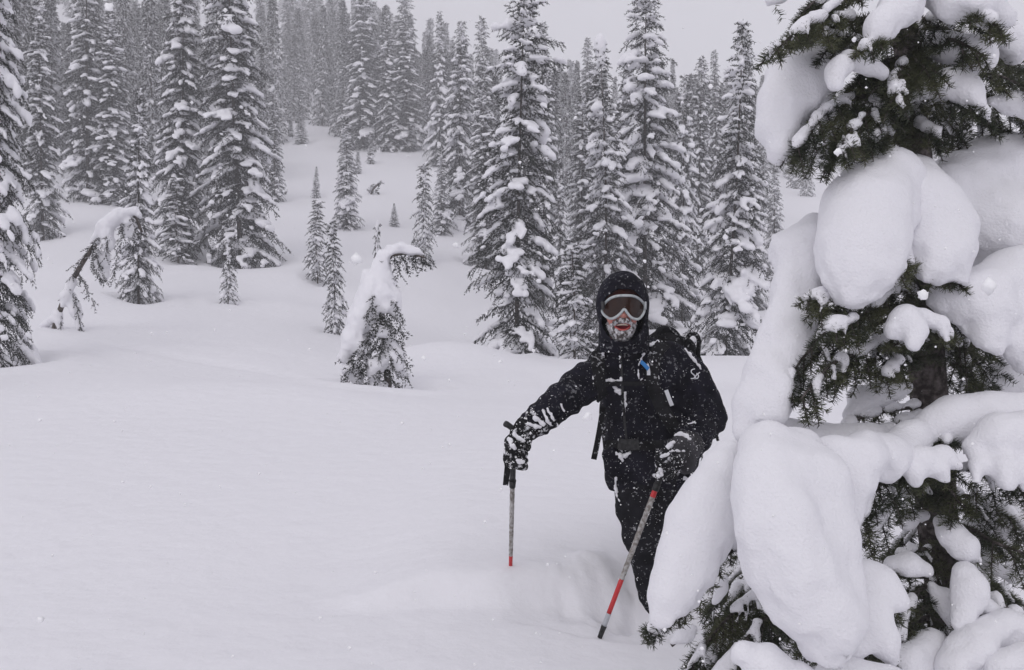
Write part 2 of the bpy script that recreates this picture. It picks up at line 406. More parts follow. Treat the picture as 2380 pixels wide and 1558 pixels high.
def conifer_meshes(seed, **k):
    """mesh data for the three parts of one fir"""
    (tv, tf), (T, F, fr), (sv, sq) = make_conifer(seed, **k)
    r = []
    for nm, V, Fc, ms, mi in (('trunk', tv, tf, [MAT['bark']], None), ('crown', T, F, [MAT['needle'], MAT['snow']], fr), ('snow_load', sv, sq, [MAT['snow']], None)):
        o = mesh(nm, V, Fc, ms, None, mi, smooth=(nm != 'crown')); r.append((nm, o.data)); bpy.data.objects.remove(o)
    return r
def plant(parts, loc, rz=0.0, sc=(1, 1, 1), name='fir_tree', tilt=(0, 0)):
    root = bpy.data.objects.new(name, None); COL.objects.link(root)
    root.location = loc; root.rotation_euler = (tilt[0], tilt[1], rz); root.scale = sc
    for nm, me in parts:
        c = bpy.data.objects.new(nm, me); COL.objects.link(c); c.parent = root
    return root
# ------------------------------------------------------------------ the firs: where they stand
PROTO = {}
def proto(key, seed, **k):
    PROTO[key] = (conifer_meshes(seed, **k), k['H'], k['R'])
proto('tall', 11, H=13., R=1.75, nb=20, frost=.03, masses=10, puff=1.25, h=.068, droop=.45, tuft=.10, tw=.026, step=.055, snow=.85, power=.62, low=.005)
proto('column', 12, H=12., R=1.35, nb=20, frost=.03, masses=10, puff=1.25, h=.068, droop=.45, tuft=.10, tw=.026, step=.055, snow=.85, power=.55, low=.005)
proto('pillow', 13, H=9.5, R=1.45, nb=21, frost=.03, masses=10, puff=1.3, h=.048, droop=.42, snow=.78, power=.8, cap=.2, low=.02)
proto('broad', 14, H=10., R=1.75, nb=21, frost=.03, masses=10, puff=1.3, h=.05, droop=.42, snow=.8, power=.7, low=.03)
proto('spire', 15, H=9., R=1.35, nb=22, frost=.03, masses=10, puff=1.3, h=.046, droop=.42, snow=.75, power=.85, low=.02)
proto('sapling', 16, H=3., R=.5, nb=24, frost=.03, puff=1.1, jit=.45, hang=.4, h=.03, droop=.4, snow=.95, power=.7, low=.03, tuft=.06, tw=.018, step=.03)
proto('twig', 17, H=1.9, R=.42, nb=24, frost=.03, puff=1.1, jit=.45, hang=.4, h=.024, droop=.4, snow=.95, power=.75, low=.05, tuft=.05, tw=.015, step=.025, cap=.09)
ARMS = [(.86, (-.15, 1.05, .12, .22)), (.80, (.1, 1.15, .25, .25)), (.885, (2.9, .75, .2, .1)), (.94, (.2, .55, .5, .1)),
        (.93, (3.2, .4, .5, .1)), (.79, (3.4, .9, .1, .3))]
proto('middle', 18, H=9.4, R=1.5, nb=19, frost=.03, masses=10, puff=1.3, h=.046, droop=.42, snow=.8, power=.62, low=.03, arms=ARMS, gap=(.14, .24), tuft=.085, tw=.022)

TREES = []   # label, proto, x, base row, top row, half width, depth or None, rz, group
def T(label, p, x, yb, yt, hw, d=None, rz=0.0, tilt=(0, 0), cat='fir tree', group=None):
    d = d or hit(x, yb); b = P(x, yb, d); z = float(ground(b[0], b[1], False))
    TREES.append(dict(label=label, p=p, x=b[0], y=b[1], z=z, H=P(x, yt, d)[2] - z, R=M(hw, d), rz=rz, tilt=tilt, cat=cat, group=group))
T('dark snow-plastered fir cut off by the left border', 'broad', -25, 800, -420, 125, 13.5, 1.0)
T('slim snow-layered fir directly behind the dark fir at the left border', 'column', 100, 548, -20, 55, None, .3)
T('tall dark fir with tight snow shelves, behind the arched snow-bent sapling', 'column', 205, 468, -160, 66, None, 2.2)
T('pale heavily frosted fir standing against the tall dark fir behind the arched sapling', 'tall', 262, 475, 30, 66, None, 4.0)
T('narrow fir with a snow-sheathed pointed top, right of the arched sapling', 'spire', 322, 697, 195, 58, None, .8)
T('tall fir with broad snow shelves behind the narrow snow-sheathed fir', 'tall', 418, 590, -150, 82, None, 5.0)
T('waist-high bushy fir with white pointed cap between two tall firs', 'sapling', 415, 612, 408, 52, None, 1.0)
T('largest tall fir with a deep shaded snow hollow under its skirt', 'tall', 560, 604, -260, 112, None, .2)
T('knee-high sapling with a white snow cone on its tip', 'twig', 530, 702, 552, 28, None, .4)
T('stub of a fir with a white spike top at the foot of the frosted fir', 'sapling', 258, 478, 385, 28, None, 2.0)
T('thin fir peeping out at the right flank of the largest tall fir', 'column', 640, 470, 240, 26, None, 1.0)
T('small open-branched fir, left one of the pair on the open slope', 'sapling', 738, 652, 463, 36, None, .5)
T('small fir with a bare lower stem, front one of the pair', 'sapling', 778, 778, 512, 38, None, 3.5)
T('slender spire fir alone on the open slope above the pair of small firs', 'spire', 805, 532, 262, 42, None, 2.2)
T('tiny pointed sapling alone on the upper open slope', 'spire', 735, 461, 384, 13, None, .1)
T('faint tiny sapling half covered with snow on the open slope', 'spire', 916, 528, 470, 14, None, 4.0)
T('little dark fir at the right foot of the slender slope edge firs', 'spire', 832, 404, 338, 11, None, 1.2)
T('little frosted fir beneath the treeline at the top of the glade', 'spire', 861, 381, 305, 13, None, 2.6)
T('small fir with a hazy cap behind the drooping snow arm', 'sapling', 985, 612, 378, 36, None, 5.1)
T('snow-tipped sapling top showing behind the snow-draped bent fir', 'twig', 878, 575, 522, 18, 24, 1.1)
T('slim white-layered fir beside the small fir with a hazy cap', 'spire', 1026, 545, 335, 32, None, 3.0)
T('fir with heavy shelves just left of the open-crowned middle fir', 'broad', 1068, 525, 45, 66, None, 1.7)
T('short frosted fir at the upper end of the glade', 'spire', 700, 336, 255, 20, None, .9)
T('very small thin fir beside the short frosted fir up the glade', 'spire', 675, 318, 270, 11, None, 2.9)
T('open-crowned fir with long bare-tipped arms and a visible brown stem', 'middle', 1200, 850, -40, 128, 20.5, .0)
T('small fir buried in snow pillows, beside the open-crowned fir', 'sapling', 1335, 850, 555, 66, 18.5, 2.0)
T('dark fir topped by a round ball of snow', 'pillow', 1405, 840, 92, 100, 24, .6)
T('wide tall fir behind the hooded person, top beyond the picture', 'broad', 1500, 820, -70, 138, 27, 3.6)
T('leaning fir with stepped snow cushions beside the wide tall fir', 'spire', 1682, 855, 45, 108, 22, 2.4, (0, -.045))
T('thin fir glimpsed beside the snow wall of the foreground fir', 'spire', 1800, 655, 380, 38, None, .5)
T('narrow spire fir behind the open-crowned fir', 'column', 1265, 560, 42, 46, 50, 2.0)
T('dark slender fir between open-crowned fir and ball-topped fir', 'spire', 1302, 600, 360, 34, 34, 1.2)
T('pointed distant fir rising left of the ball of snow', 'column', 1364, 480, 82, 34, 62, .4)
T('left spire of a double-topped tall thin fir', 'column', 1732, 480, 72, 24, 60, .7)
T('right spire of a double-topped tall thin fir', 'column', 1744, 480, 78, 30, 61.5, 2.7)
T('thin dark fir between the leaning fir and the double spire', 'column', 1668, 470, 112, 30, 62, 1.4)
T('misty tall fir with ragged side at the top of the glade', 'tall', 845, 348, -60, 62, None, 1.9)
T('misty tall fir closing the treeline right of the ragged one', 'column', 945, 352, -20, 50, None, 3.9)
T('misty fir with a snapped-looking pointed top in the treeline', 'tall', 905, 352, 20, 40, None, .2)
T('grey misty fir standing alone against the sky left of the open-crowned fir', 'spire', 1022, 430, 20, 40, 75, .2)
T('pointed misty fir touching the left arms of the open-crowned fir', 'column', 1128, 470, 32, 42, 58, 4.2)

T('shaded fir wedged behind the right flank of the open-crowned fir', 'broad', 1262, 640, 150, 62, 36, 2.9)
T('shaded fir filling the gap beneath the ball of snow, set back', 'column', 1348, 640, 205, 52, 38, 5.2)
T('dense fir set back between the ball-topped fir and the wide tall fir', 'tall', 1452, 650, 120, 64, 36, 1.3)
T('dense fir set back between the wide tall fir and the leaning fir', 'broad', 1585, 650, 165, 62, 35, 4.4)
T('grey fir at the back, its tip beside the leaning fir\'s trunk', 'column', 1622, 600, 130, 46, 44, .9)
T('low bushy fir showing past the right side of the leaning fir', 'broad', 1745, 640, 300, 56, 38, 3.3)
T('shaded fir tucked behind the left flank of the open-crowned fir', 'tall', 1130, 560, 190, 58, 44, 2.5)

# distant forest
FAR = []
for i in range(6):
    (tv, tf), (tvv, ff, fr), (sv, sq) = make_conifer(40+i, H=12., R=1.2+.13*(i % 3), nb=14, dens=.4, tuft=.26, tw=.085, step=.14, snow=1.0, hang=.8, puff=1.45,
                                                     h=.125, droop=.5, power=.8+.05*i, frost=.28, low=.02)
    V = np.vstack([tv, tvv, sv]); F = [tuple(f) for f in tf] + (ff + len(tv)).tolist() + (sq + len(tv) + len(tvv)).tolist()
    mi = [2]*len(tf) + fr.tolist() + [1]*len(sq)
    o = mesh('distant_fir', V, F, [MAT['needle'], MAT['snow'], MAT['bark']], None, mi, True); FAR.append(o.data); bpy.data.objects.remove(o)
def row_limit(x): return np.interp(x, [0, 100, 101, 470, 480, 645, 650, 720, 860, 1010, 1015, 1090, 1095, 1790, 1800, 2400], [470, 470, 430, 430, 480, 480, 285, 302, 335, 348, 430, 430, 560, 560, 480, 480])
def row_of(x, y, z):
    v = np.array([x, y, z - CAMZ]); zc = v[1]*cp - v[2]*sp; yc = v[1]*sp + v[2]*cp
    return PW/2 + FPX*v[0]/zc, PH/2 - FPX*yc/zc
fg_ = np.random.default_rng(99); spots = [(t['x'], t['y']) for t in TREES]; far_trees = []
tries = 0
while len(far_trees) < 500 and tries < 90000:
    tries += 1
    d = 48*(260/48)**(fg_.random()**.8); u = fg_.uniform(-.6, .6)
    if fg_.random() < .3: d = fg_.uniform(75, 190); u = fg_.uniform(-.26, -.05)
    x = u*d
    z = float(ground(x, d, False)); px, py = row_of(x, d, z)
    if px > 1830 and fg_.random() < .35: continue
    if py > row_limit(px) or (abs(px-648) < 12 and 60 < py < 290): continue
    mn = 1.3 + d*.009
    top_ = np.interp(px, [600, 640, 860, 1000, 1150, 1350, 1800], [-900, -60, 0, 40, 90, 130, 150]) + fg_.uniform(0, 110)*(px > 900)
    smax = (P(px, top_, d)[2] - z)/12.
    if smax < .5: continue
    if any((x-a)**2 + (d-b)**2 < mn*mn for a, b in spots): continue
    if py < -90: continue
    spots.append((x, d)); far_trees.append((x, d, z, px, smax))
# the hollows round the nearer stems shape the snow sheet
for t in TREES:
    if t['y'] < 45: WELLS.append((t['x'], t['y'], max(.35, t['R']*.8), min(.45, .12 + .16*t['R'])))
bent_d = hit(900, 905); BENT = P(900, 905, bent_d); WELLS.append((BENT[0]+.05, BENT[1], .62, .28))
arch_d = hit(135, 765); ARCH = P(135, 765, arch_d)
build_ground()
for t in TREES:
    parts, H0, R0 = PROTO[t['p']]
    sx = t['R']/R0; sz = t['H']/H0
    o = plant(parts, (t['x'], t['y'], t['z']-.06), t['rz'], (sx, sx, sz), tilt=(t['tilt'][0]+fg_.normal(0, .015), t['tilt'][1]+fg_.normal(0, .015))); tag(o, t['label'], t['cat'], t['group'])
ANCHORS = [(20, 'the dark fir at the border'), (160, 'the tall dark fir with tight shelves'), (300, 'the narrow fir with snow-sheathed top'), (418, 'the tall fir with broad shelves'), (560, 'the largest tall fir'), (690, 'the bare snow chute'),
    (790, 'the slender spire on the open slope'), (890, 'the treeline above the glade'), (1000, 'the slim white-layered fir'), (1090, 'the fir with heavy shelves'), (1200, 'the open-crowned fir'), (1310, 'the fir buried in pillows'), (1405, 'the ball-topped fir'),
    (1510, 'the wide tall fir'), (1650, 'the leaning fir'), (1745, 'the double-topped fir'), (2100, 'the huge snow-laden foreground fir')]
far_trees.sort(key=lambda q: q[1])
def lod(seed):
    (tv, tf), (tvv, ff, fr), (sv, sq) = make_conifer(seed, H=12., R=1.35, nb=3.6, dens=.16, tuft=.75, tw=.42, step=.6, snow=1.0, puff=2.5, hang=.8, h=.55, droop=.5, power=1.0, frost=.4, low=.02)
    q3 = np.vstack([sq[:, [0, 1, 2]], sq[:, [0, 2, 3]]])
    return np.vstack([tvv, sv]), np.vstack([ff, q3+len(tvv)]), np.concatenate([fr, np.ones(len(q3), int)])
LOD = [lod(60+i) for i in range(3)]; SV, SF, SM, off = [], [], [], 0
for i, (x, d, z, px, smax) in enumerate(far_trees):
    s = min(fg_.uniform(.72, 1.25), smax); w = fg_.uniform(.8, 1.1); a_ = fg_.uniform(0, 6.28)
    if i >= 285:          # the deepest rows, past counting, read as one mass
        v, f, m_ = LOD[i % 3]; c_, s_ = math.cos(a_), math.sin(a_)
        v = np.stack([(v[:, 0]*c_-v[:, 1]*s_)*s*w + x, (v[:, 0]*s_+v[:, 1]*c_)*s*w + d, v[:, 2]*s + z - .1], 1)
        SV.append(v); SF.append(f+off); SM.append(m_); off += len(v); continue
    o = link('distant_fir', FAR[int(fg_.integers(6))]); near_ = min(ANCHORS, key=lambda q: abs(q[0]-px))[1]; size_ = 'tall' if s > 1.08 else ('short' if s < .9 else 'mid-sized')
    o.location = (x, d, z-.1); o.scale = (s*w, s*w, s); o.rotation_euler = (fg_.normal(0, .025), fg_.normal(0, .025), a_)
    lb_ = f'{size_} misty fir in the far forest, rising behind {near_}'; tag(o, lb_, 'fir tree', lb_)
if SV:
    o = mesh('distant_forest', np.vstack(SV), np.vstack(SF), [MAT['needle'], MAT['snow']], None, np.concatenate(SM)); tag(o, 'fog-dimmed fir forest closing the top of the slope', None, None, 'stuff')

# firs bent under the snow, each built to its own shape
def twigs_mid(polys, g, tuft=.05, tw=.016, step=.03, spread=.16, space=.06, drop=.35):
    TV, FR = [], []
    for pl in polys:
        pl = curve(pl, 24); seg = np.linalg.norm(np.diff(pl, axis=0), axis=1).sum(); n = max(4, int(seg/space))
        for q in range(n+1):
            f = q/n*23; i = min(int(f), 22); b0 = pl[i] + (pl[i+1]-pl[i])*(f-i); tg = pl[i+1]-pl[i]; tg = tg/(np.linalg.norm(tg)+1e-9)
            w = spread*g.uniform(.5, 1.2); dv = tg*.7 + g.normal(0, .55, 3); dv[2] -= drop; dv /= np.linalg.norm(dv)
            m = max(2, int(w/step)); ss = (np.arange(m)+.2)/m; pts = b0 + np.outer(ss*w, dv); pts[:, 2] -= .3*w*ss**2
            pts = np.repeat(pts, 4, 0); N = len(pts)
            e = dv + g.normal(0, .6, (N, 3)); e /= np.linalg.norm(e, axis=1)[:, None]
            f_ = np.cross(e, g.normal(0, 1, (N, 3))); f_ /= np.linalg.norm(f_, axis=1)[:, None] + 1e-9
            ln = tuft*g.uniform(.6, 1.2, (N, 1)); wd = tw*g.uniform(.7, 1.3, (N, 1))
            TV.append(np.stack([pts-f_*wd/2, pts+f_*wd/2, pts+e*ln], 1)); FR.append(g.random(N) < .12)
    V = np.concatenate(TV).reshape(-1, 3); return V, np.arange(len(V)).reshape(-1, 3), np.concatenate(FR).astype(int)
def bent_tree(d, base, trunk, trad, snow, boughs, label, h=.02, k=.06, seed=1, nz=.022, **kw):
    g = np.random.default_rng(seed)
    root = empty('bent_fir', tuple(base)); bpy.context.view_layer.update()
    V, F = tube(curve([P(x, y, d+dd) for x, y, dd in trunk], 20), np.linspace(M(trad[0], d), M(trad[1], d), 20), 7); mesh('trunk', V, F, MAT['bark'], root)
    V, F, fr = twigs_mid([[P(x, y, d+dd) for x, y, dd in b] for b in boughs], g, **kw); mesh('crown', V, F, [MAT['needle'], MAT['snow']], root, fr, False)
    allp = [P(x, y, d+dd) for c in snow for x, y, dd, r in c]; S = field_for(allp, M(max(r for c in snow for *_, r in c), d), h, .15)
    for c in snow:
        p = [P(x, y, d+dd) for x, y, dd, r in c]; r_ = [M(r, d) for *_, r in c]
        if len(c) == 1: S.ell(p[0], (r_[0], r_[0], r_[0]*.8), k)
        else: S.chain(p, r_, k)
    S.noise(nz*1.3, 6., seed, .1); S.noise(nz*.9, 15., seed+1, .06); V, Q = S.nets(1); mesh('snow_load', V, Q, MAT['snow'], root)
    return tag(root, label, 'fir tree')
bent_tree(bent_d, BENT, [(905, 930, 0), (895, 800, 0), (885, 690, 0), (897, 615, 0), (915, 594, 0), (950, 590, 0), (990, 600, 0)], (9, 2),
    [[(890, 600, 0, 13), (908, 582, 0, 15), (930, 577, 0, 15), (955, 582, 0, 11), (985, 592, 0, 6)], [(905, 640, -.03, 8), (918, 655, -.03, 6)], [(890, 600, 0, 18), (880, 650, 0, 28), (880, 692, -.05, 32), (896, 705, -.08, 22)],
     [(870, 670, -.05, 32), (842, 735, -.1, 32), (820, 795, -.12, 26), (802, 828, -.12, 15)], [(838, 800, -.16, 22), (850, 828, -.18, 13)], [(908, 690, 0, 22), (922, 735, 0, 12)],
     [(880, 768, -.2, 16), (897, 772, -.2, 14)], [(905, 805, 0, 22), (922, 822, 0, 18), (926, 850, 0, 10)], [(905, 832, -.2, 20), (920, 845, -.2, 17)],
     [(875, 850, -.25, 20), (868, 870, -.25, 15)], [(815, 860, -.1, 18), (830, 880, -.1, 15)], [(870, 895, -.15, 13), (890, 900, -.1, 12)], [(930, 868, -.05, 11), (944, 872, -.05, 7)],
     [(855, 640, .1, 16), (848, 700, .1, 22), (860, 760, .15, 28)]],
    [[(895, 610, 0), (940, 600, -.02), (990, 608, -.02)], [(900, 615, 0), (912, 650, -.03), (915, 680, -.03)], [(915, 595, -.03), (925, 615, -.08), (930, 640, -.08)], [(930, 592, -.03), (940, 608, -.08), (948, 630, -.08)], [(945, 592, -.02), (958, 605, -.08), (964, 622, -.08)], [(965, 595, -.02), (976, 605, -.06), (984, 618, -.06)], [(980, 598, 0), (995, 602, -.03), (1005, 608, -.03)], [(890, 740, 0), (865, 740, -.15), (850, 748, -.18)],
     [(890, 745, 0), (910, 758, -.12), (926, 770, -.15)], [(895, 770, 0), (880, 790, -.15), (868, 800, -.2)], [(895, 800, 0), (870, 810, -.1), (850, 790, -.15)],
     [(895, 830, 0), (850, 840, -.15), (800, 835, -.18)], [(895, 830, 0), (900, 838, -.15), (890, 860, -.2)], [(895, 850, 0), (925, 860, -.1), (948, 880, -.1)], [(895, 860, 0), (920, 850, -.1), (945, 868, -.1)],
     [(895, 850, 0), (840, 860, -.12), (800, 880, -.15)], [(898, 870, 0), (850, 890, -.15), (830, 898, -.15)], [(900, 880, 0), (880, 902, -.2), (890, 915, -.2)], [(900, 870, 0), (920, 895, -.1), (915, 908, -.1)],
     [(897, 780, 0), (930, 800, -.05), (940, 830, 0)], [(897, 820, 0), (870, 830, -.2), (860, 880, -.2)], [(890, 720, 0), (880, 740, -.3), (872, 770, -.36)], [(890, 735, 0), (900, 750, -.3), (908, 775, -.34)], [(892, 780, 0), (890, 800, -.34), (880, 830, -.38)], [(892, 800, 0), (905, 825, -.32), (912, 860, -.36)], [(892, 830, 0), (850, 850, -.34), (835, 880, -.36)], [(892, 840, 0), (880, 865, -.38), (870, 900, -.4)], [(892, 850, 0), (910, 880, -.3), (925, 900, -.3)], [(890, 700, 0), (870, 715, -.3), (852, 735, -.32)], [(893, 760, 0), (860, 775, -.34), (838, 850, -.3)], [(890, 690, 0), (915, 705, -.2), (932, 735, -.2)], [(892, 720, 0), (925, 745, -.15), (938, 780, -.15)], [(892, 760, 0), (850, 790, -.3), (815, 840, -.28)], [(892, 790, 0), (925, 820, -.2), (950, 850, -.2)], [(890, 660, 0), (870, 690, -.25), (862, 720, -.28)], [(892, 800, 0), (840, 830, -.32), (800, 870, -.3)]],
    'small fir draped in a white snow cone, one arm bent sideways, in a hollow', seed=5, spread=.15, space=.028)
bent_tree(arch_d, ARCH, [(120, 790, 0), (140, 720, 0), (175, 640, 0), (220, 570, 0), (270, 510, .1), (310, 500, .1), (330, 540, .1)], (7, 3),
    [[(222, 560, 0, 9), (245, 528, 0, 19), (278, 502, .05, 20), (300, 494, .1, 12)], [(312, 492, .1, 11), (322, 500, .1, 7)], [(250, 545, -.05, 16), (252, 572, -.08, 13)], [(300, 520, .1, 18), (305, 545, .1, 12)],
     [(166, 655, -.05, 9), (154, 690, -.05, 11), (146, 712, -.05, 6)], [(165, 690, .05, 14), (178, 730, .05, 13), (182, 760, .05, 8)], [(135, 730, 0, 10), (140, 770, 0, 8)],
     [(235, 600, .1, 18), (245, 640, .1, 12)], [(122, 742, 0, 8), (104, 756, .1, 9)]],
    [[(190, 620, 0), (160, 650, -.1), (150, 690, -.1)], [(180, 630, 0), (195, 660, -.15), (220, 710, -.2)], [(215, 570, 0), (230, 610, -.1), (240, 650, -.1)], [(250, 530, 0), (270, 590, 0), (262, 650, 0)],
     [(280, 510, .1), (300, 560, .05), (300, 600, .05)], [(300, 500, .1), (330, 520, .1), (325, 560, .1)], [(210, 580, 0), (190, 600, -.1), (170, 620, -.1)], [(165, 670, 0), (180, 720, -.1), (188, 768, -.1)],
     [(140, 720, 0), (142, 760, -.05), (140, 790, -.05)], [(240, 540, 0), (225, 560, -.15), (205, 580, -.2)], [(260, 520, 0), (225, 620, .1), (240, 655, .1)], [(255, 530, 0), (250, 560, -.2), (245, 600, -.22)], [(280, 510, .05), (285, 540, -.15), (280, 585, -.18)], [(225, 560, 0), (215, 590, -.2), (212, 630, -.22)], [(300, 500, .1), (312, 530, -.05), (310, 570, -.08)]],
    'sapling arched over by its snow load, branches hanging like an upside-down hook', seed=6, spread=.16, space=.035)
bd = hit(868, 452); bent_tree(bd, P(868, 452, bd), [(862, 455, 0), (868, 440, 0), (884, 425, 0)], (3, 1.5),
    [[(858, 440, .1, 7), (866, 432, .1, 6)], [(880, 424, 0, 3), (884, 422, 0, 3)]],
    [[(862, 455, 0), (858, 440, -.1), (866, 432, -.2)], [(864, 450, 0), (878, 440, -.1), (884, 428, -.1)], [(862, 452, 0), (872, 445, -.2), (880, 450, -.2)], [(866, 440, 0), (876, 430, 0), (886, 423, 0)]],
    'dark tilted little bush poking out of the open slope', h=.05, seed=8, nz=.04, tuft=.14, tw=.05, step=.08, spread=.25, space=.08, drop=-.1)
bd2 = hit(664, 452); bent_tree(bd2, P(664, 452, bd2), [(664, 456, 0), (664, 450, 0), (665, 445, 0)], (2, 1), [[(662, 447, .1, 2.5), (666, 447, .1, 2)]],
    [[(662, 455, 0), (664, 450, -.1), (668, 446, -.2)], [(668, 455, 0), (664, 450, -.1), (660, 450, -.1)]],
    'tiny dark tuft of a buried fir on the open slope beside the largest fir', h=.05, seed=9, nz=.02, tuft=.1, tw=.04, step=.08, spread=.15, space=.08, drop=-.1)
# ------------------------------------------------------------------ the big fir in the foreground
fir = empty('foreground_fir', tuple(P(2235, 1760, 2.9))); bpy.context.view_layer.update()
tag(fir, 'large dark green fir close by, loaded with huge rounded snow masses, hiding the person\'s side', 'fir tree')
TR = [(2085, -250, 2.9), (2095, -40, 2.9), (2112, 150, 2.88), (2122, 300, 2.86), (2140, 620, 2.84), (2158, 900, 2.84), (2178, 1180, 2.86), (2205, 1420, 2.88), (2240, 1800, 2.9)]
tp = curve([P(*t) for t in TR], 90); tr_r = np.interp(np.linspace(0, 1, 90), [0, .12, .4, .7, 1], [M(20, 2.88), M(27, 2.88), M(36, 2.85), M(43, 2.85), M(54, 2.9)])
V, F = tube(tp, tr_r, 20)
cn = np.repeat(tp, 20, 0); V = cn + (V-cn)*(1 + .07*vnoise(V[:, 0]*40, V[:, 1]*40, V[:, 2]*9, 5) + .05*vnoise(V[:, 0]*90, V[:, 1]*90, V[:, 2]*40, 6))[:, None]
mesh('trunk', V, F, MAT['bark_near'], fir)

ng = np.random.default_rng(21)
def needles_on(lines, g, per_m=880, ln=.023, wd=.0026):
    """bottle-brush needles round a set of twig polylines"""
    out_ = []
    for pl in lines:
        seg = np.diff(pl, axis=0); sl = np.linalg.norm(seg, axis=1); tot = sl.sum(); n = max(12, int(tot*per_m))
        t = np.sort(g.uniform(0, tot, n)); cs = np.concatenate([[0], np.cumsum(sl)]); i = np.clip(np.searchsorted(cs, t)-1, 0, len(seg)-1)
        p = pl[i] + seg[i]*((t-cs[i])/np.maximum(sl[i], 1e-6))[:, None]; T = seg[i]/np.maximum(sl[i], 1e-6)[:, None]
        r = g.normal(0, 1, (n, 3)); r -= T*(r*T).sum(1)[:, None]; r[:, 2] += .35; r /= np.linalg.norm(r, axis=1)[:, None]
        e = T*g.uniform(.35, .95, (n, 1)) + r; e /= np.linalg.norm(e, axis=1)[:, None]
        L = ln*g.uniform(.7, 1.15, (n, 1))*np.where(t > tot-.012, .8, 1)[:, None]
        f = np.cross(e, g.normal(0, 1, (n, 3))); f /= np.linalg.norm(f, axis=1)[:, None]
        out_.append(np.stack([p - f*wd/2, p + f*wd/2, p + e*L + f*wd*.15, p + e*L - f*wd*.15], 1))
    V = np.concatenate(out_).reshape(-1, 3); return V, np.arange(len(V)).reshape(-1, 4)
def bough(pts, spread=.16, space=.032, droop=.5, sub=2, r0=7.0, fill=1.0, seed=0):
    g = np.random.default_rng(1000+seed); c = curve([P(*p) for p in pts], 30)
    L = np.linalg.norm(np.diff(c, axis=0), axis=1).sum(); d0 = pts[0][2]
    V0, F0 = tube(c, np.linspace(M(r0, d0), .0028, 30), 7); Vs, Fs, lines = [V0], list(F0), []
    off = len(V0); n = int(L/space*fill)
    lines.append(c[6:])
    for q in range(n):
        f = (.08 + .92*(q+.5)/n)*29; i = min(int(f), 28); b0 = c[i] + (c[i+1]-c[i])*(f-i); T = (c[i+1]-c[i])/np.linalg.norm(c[i+1]-c[i])
        sd_ = np.cross(T, [0, 0, 1]); sd_ /= np.linalg.norm(sd_)+1e-9; sg = 1 if q % 2 else -1
        w = spread*g.uniform(.5, 1.15)*(1.15-.55*q/n)
        a = math.radians(g.uniform(30, 62)); dv = T*math.cos(a) + sd_*sg*math.sin(a) + np.array([0, 0, -droop*g.uniform(.2, 1.2)]); dv /= np.linalg.norm(dv)
        s = np.linspace(0, 1, 6); tw_ = b0 + np.outer(s*w, dv); tw_[:, 2] -= .35*w*s**2*droop
        lines.append(tw_)
        v, f_ = tube(tw_, np.linspace(.0026, .0014, 6), 4); Vs.append(v); Fs += [tuple(x+off for x in y) for y in f_]; off += len(v)
        for k in range(sub):
            b1 = tw_[2+k % 3]; a2 = math.radians(g.uniform(30, 55))*(1 if k % 2 else -1); s2 = np.cross(dv, [0, 0, 1]); s2 /= np.linalg.norm(s2)+1e-9
            dv2 = dv*math.cos(a2) + s2*math.sin(a2) + np.array([0, 0, -.3*droop]); dv2 /= np.linalg.norm(dv2); w2 = w*g.uniform(.35, .6)
            t2 = b1 + np.outer(np.linspace(0, 1, 4)*w2, dv2); lines.append(t2)
    o = mesh('branch', np.vstack(Vs), Fs, MAT['bark_near'], fir)
    if g.random() < .8:      # narrow ridges of snow caught on the bough and its twigs
        S = field_for(c, .03, .009, .12); on = False
        for q in range(3, 29):
            if g.random() < .3: on = not on
            if on: r1 = g.uniform(.010, .020); S.cone(c[q] + [0, 0, .008], c[min(q+1, 29)] + [0, 0, .008], r1, r1*.8, .012)
        for tw_ in lines[1::3]:
            if len(tw_) == 6 and g.random() < .45: r1 = g.uniform(.007, .015); S.cone(tw_[1] + [0, 0, .006], tw_[3] + [0, 0, .006], r1, r1*.7, .008)
        S.noise(.006, 45., seed, .03); v, q_ = S.nets(1)
        if len(v): sr = mesh('snow_ridge', v, q_, MAT['clump'], o); sr['kind'] = 'stuff'
    V, F = needles_on(lines, g); nd = mesh('needles', V, F, MAT['needle_near'], o, smooth=False); nd['kind'] = 'stuff'
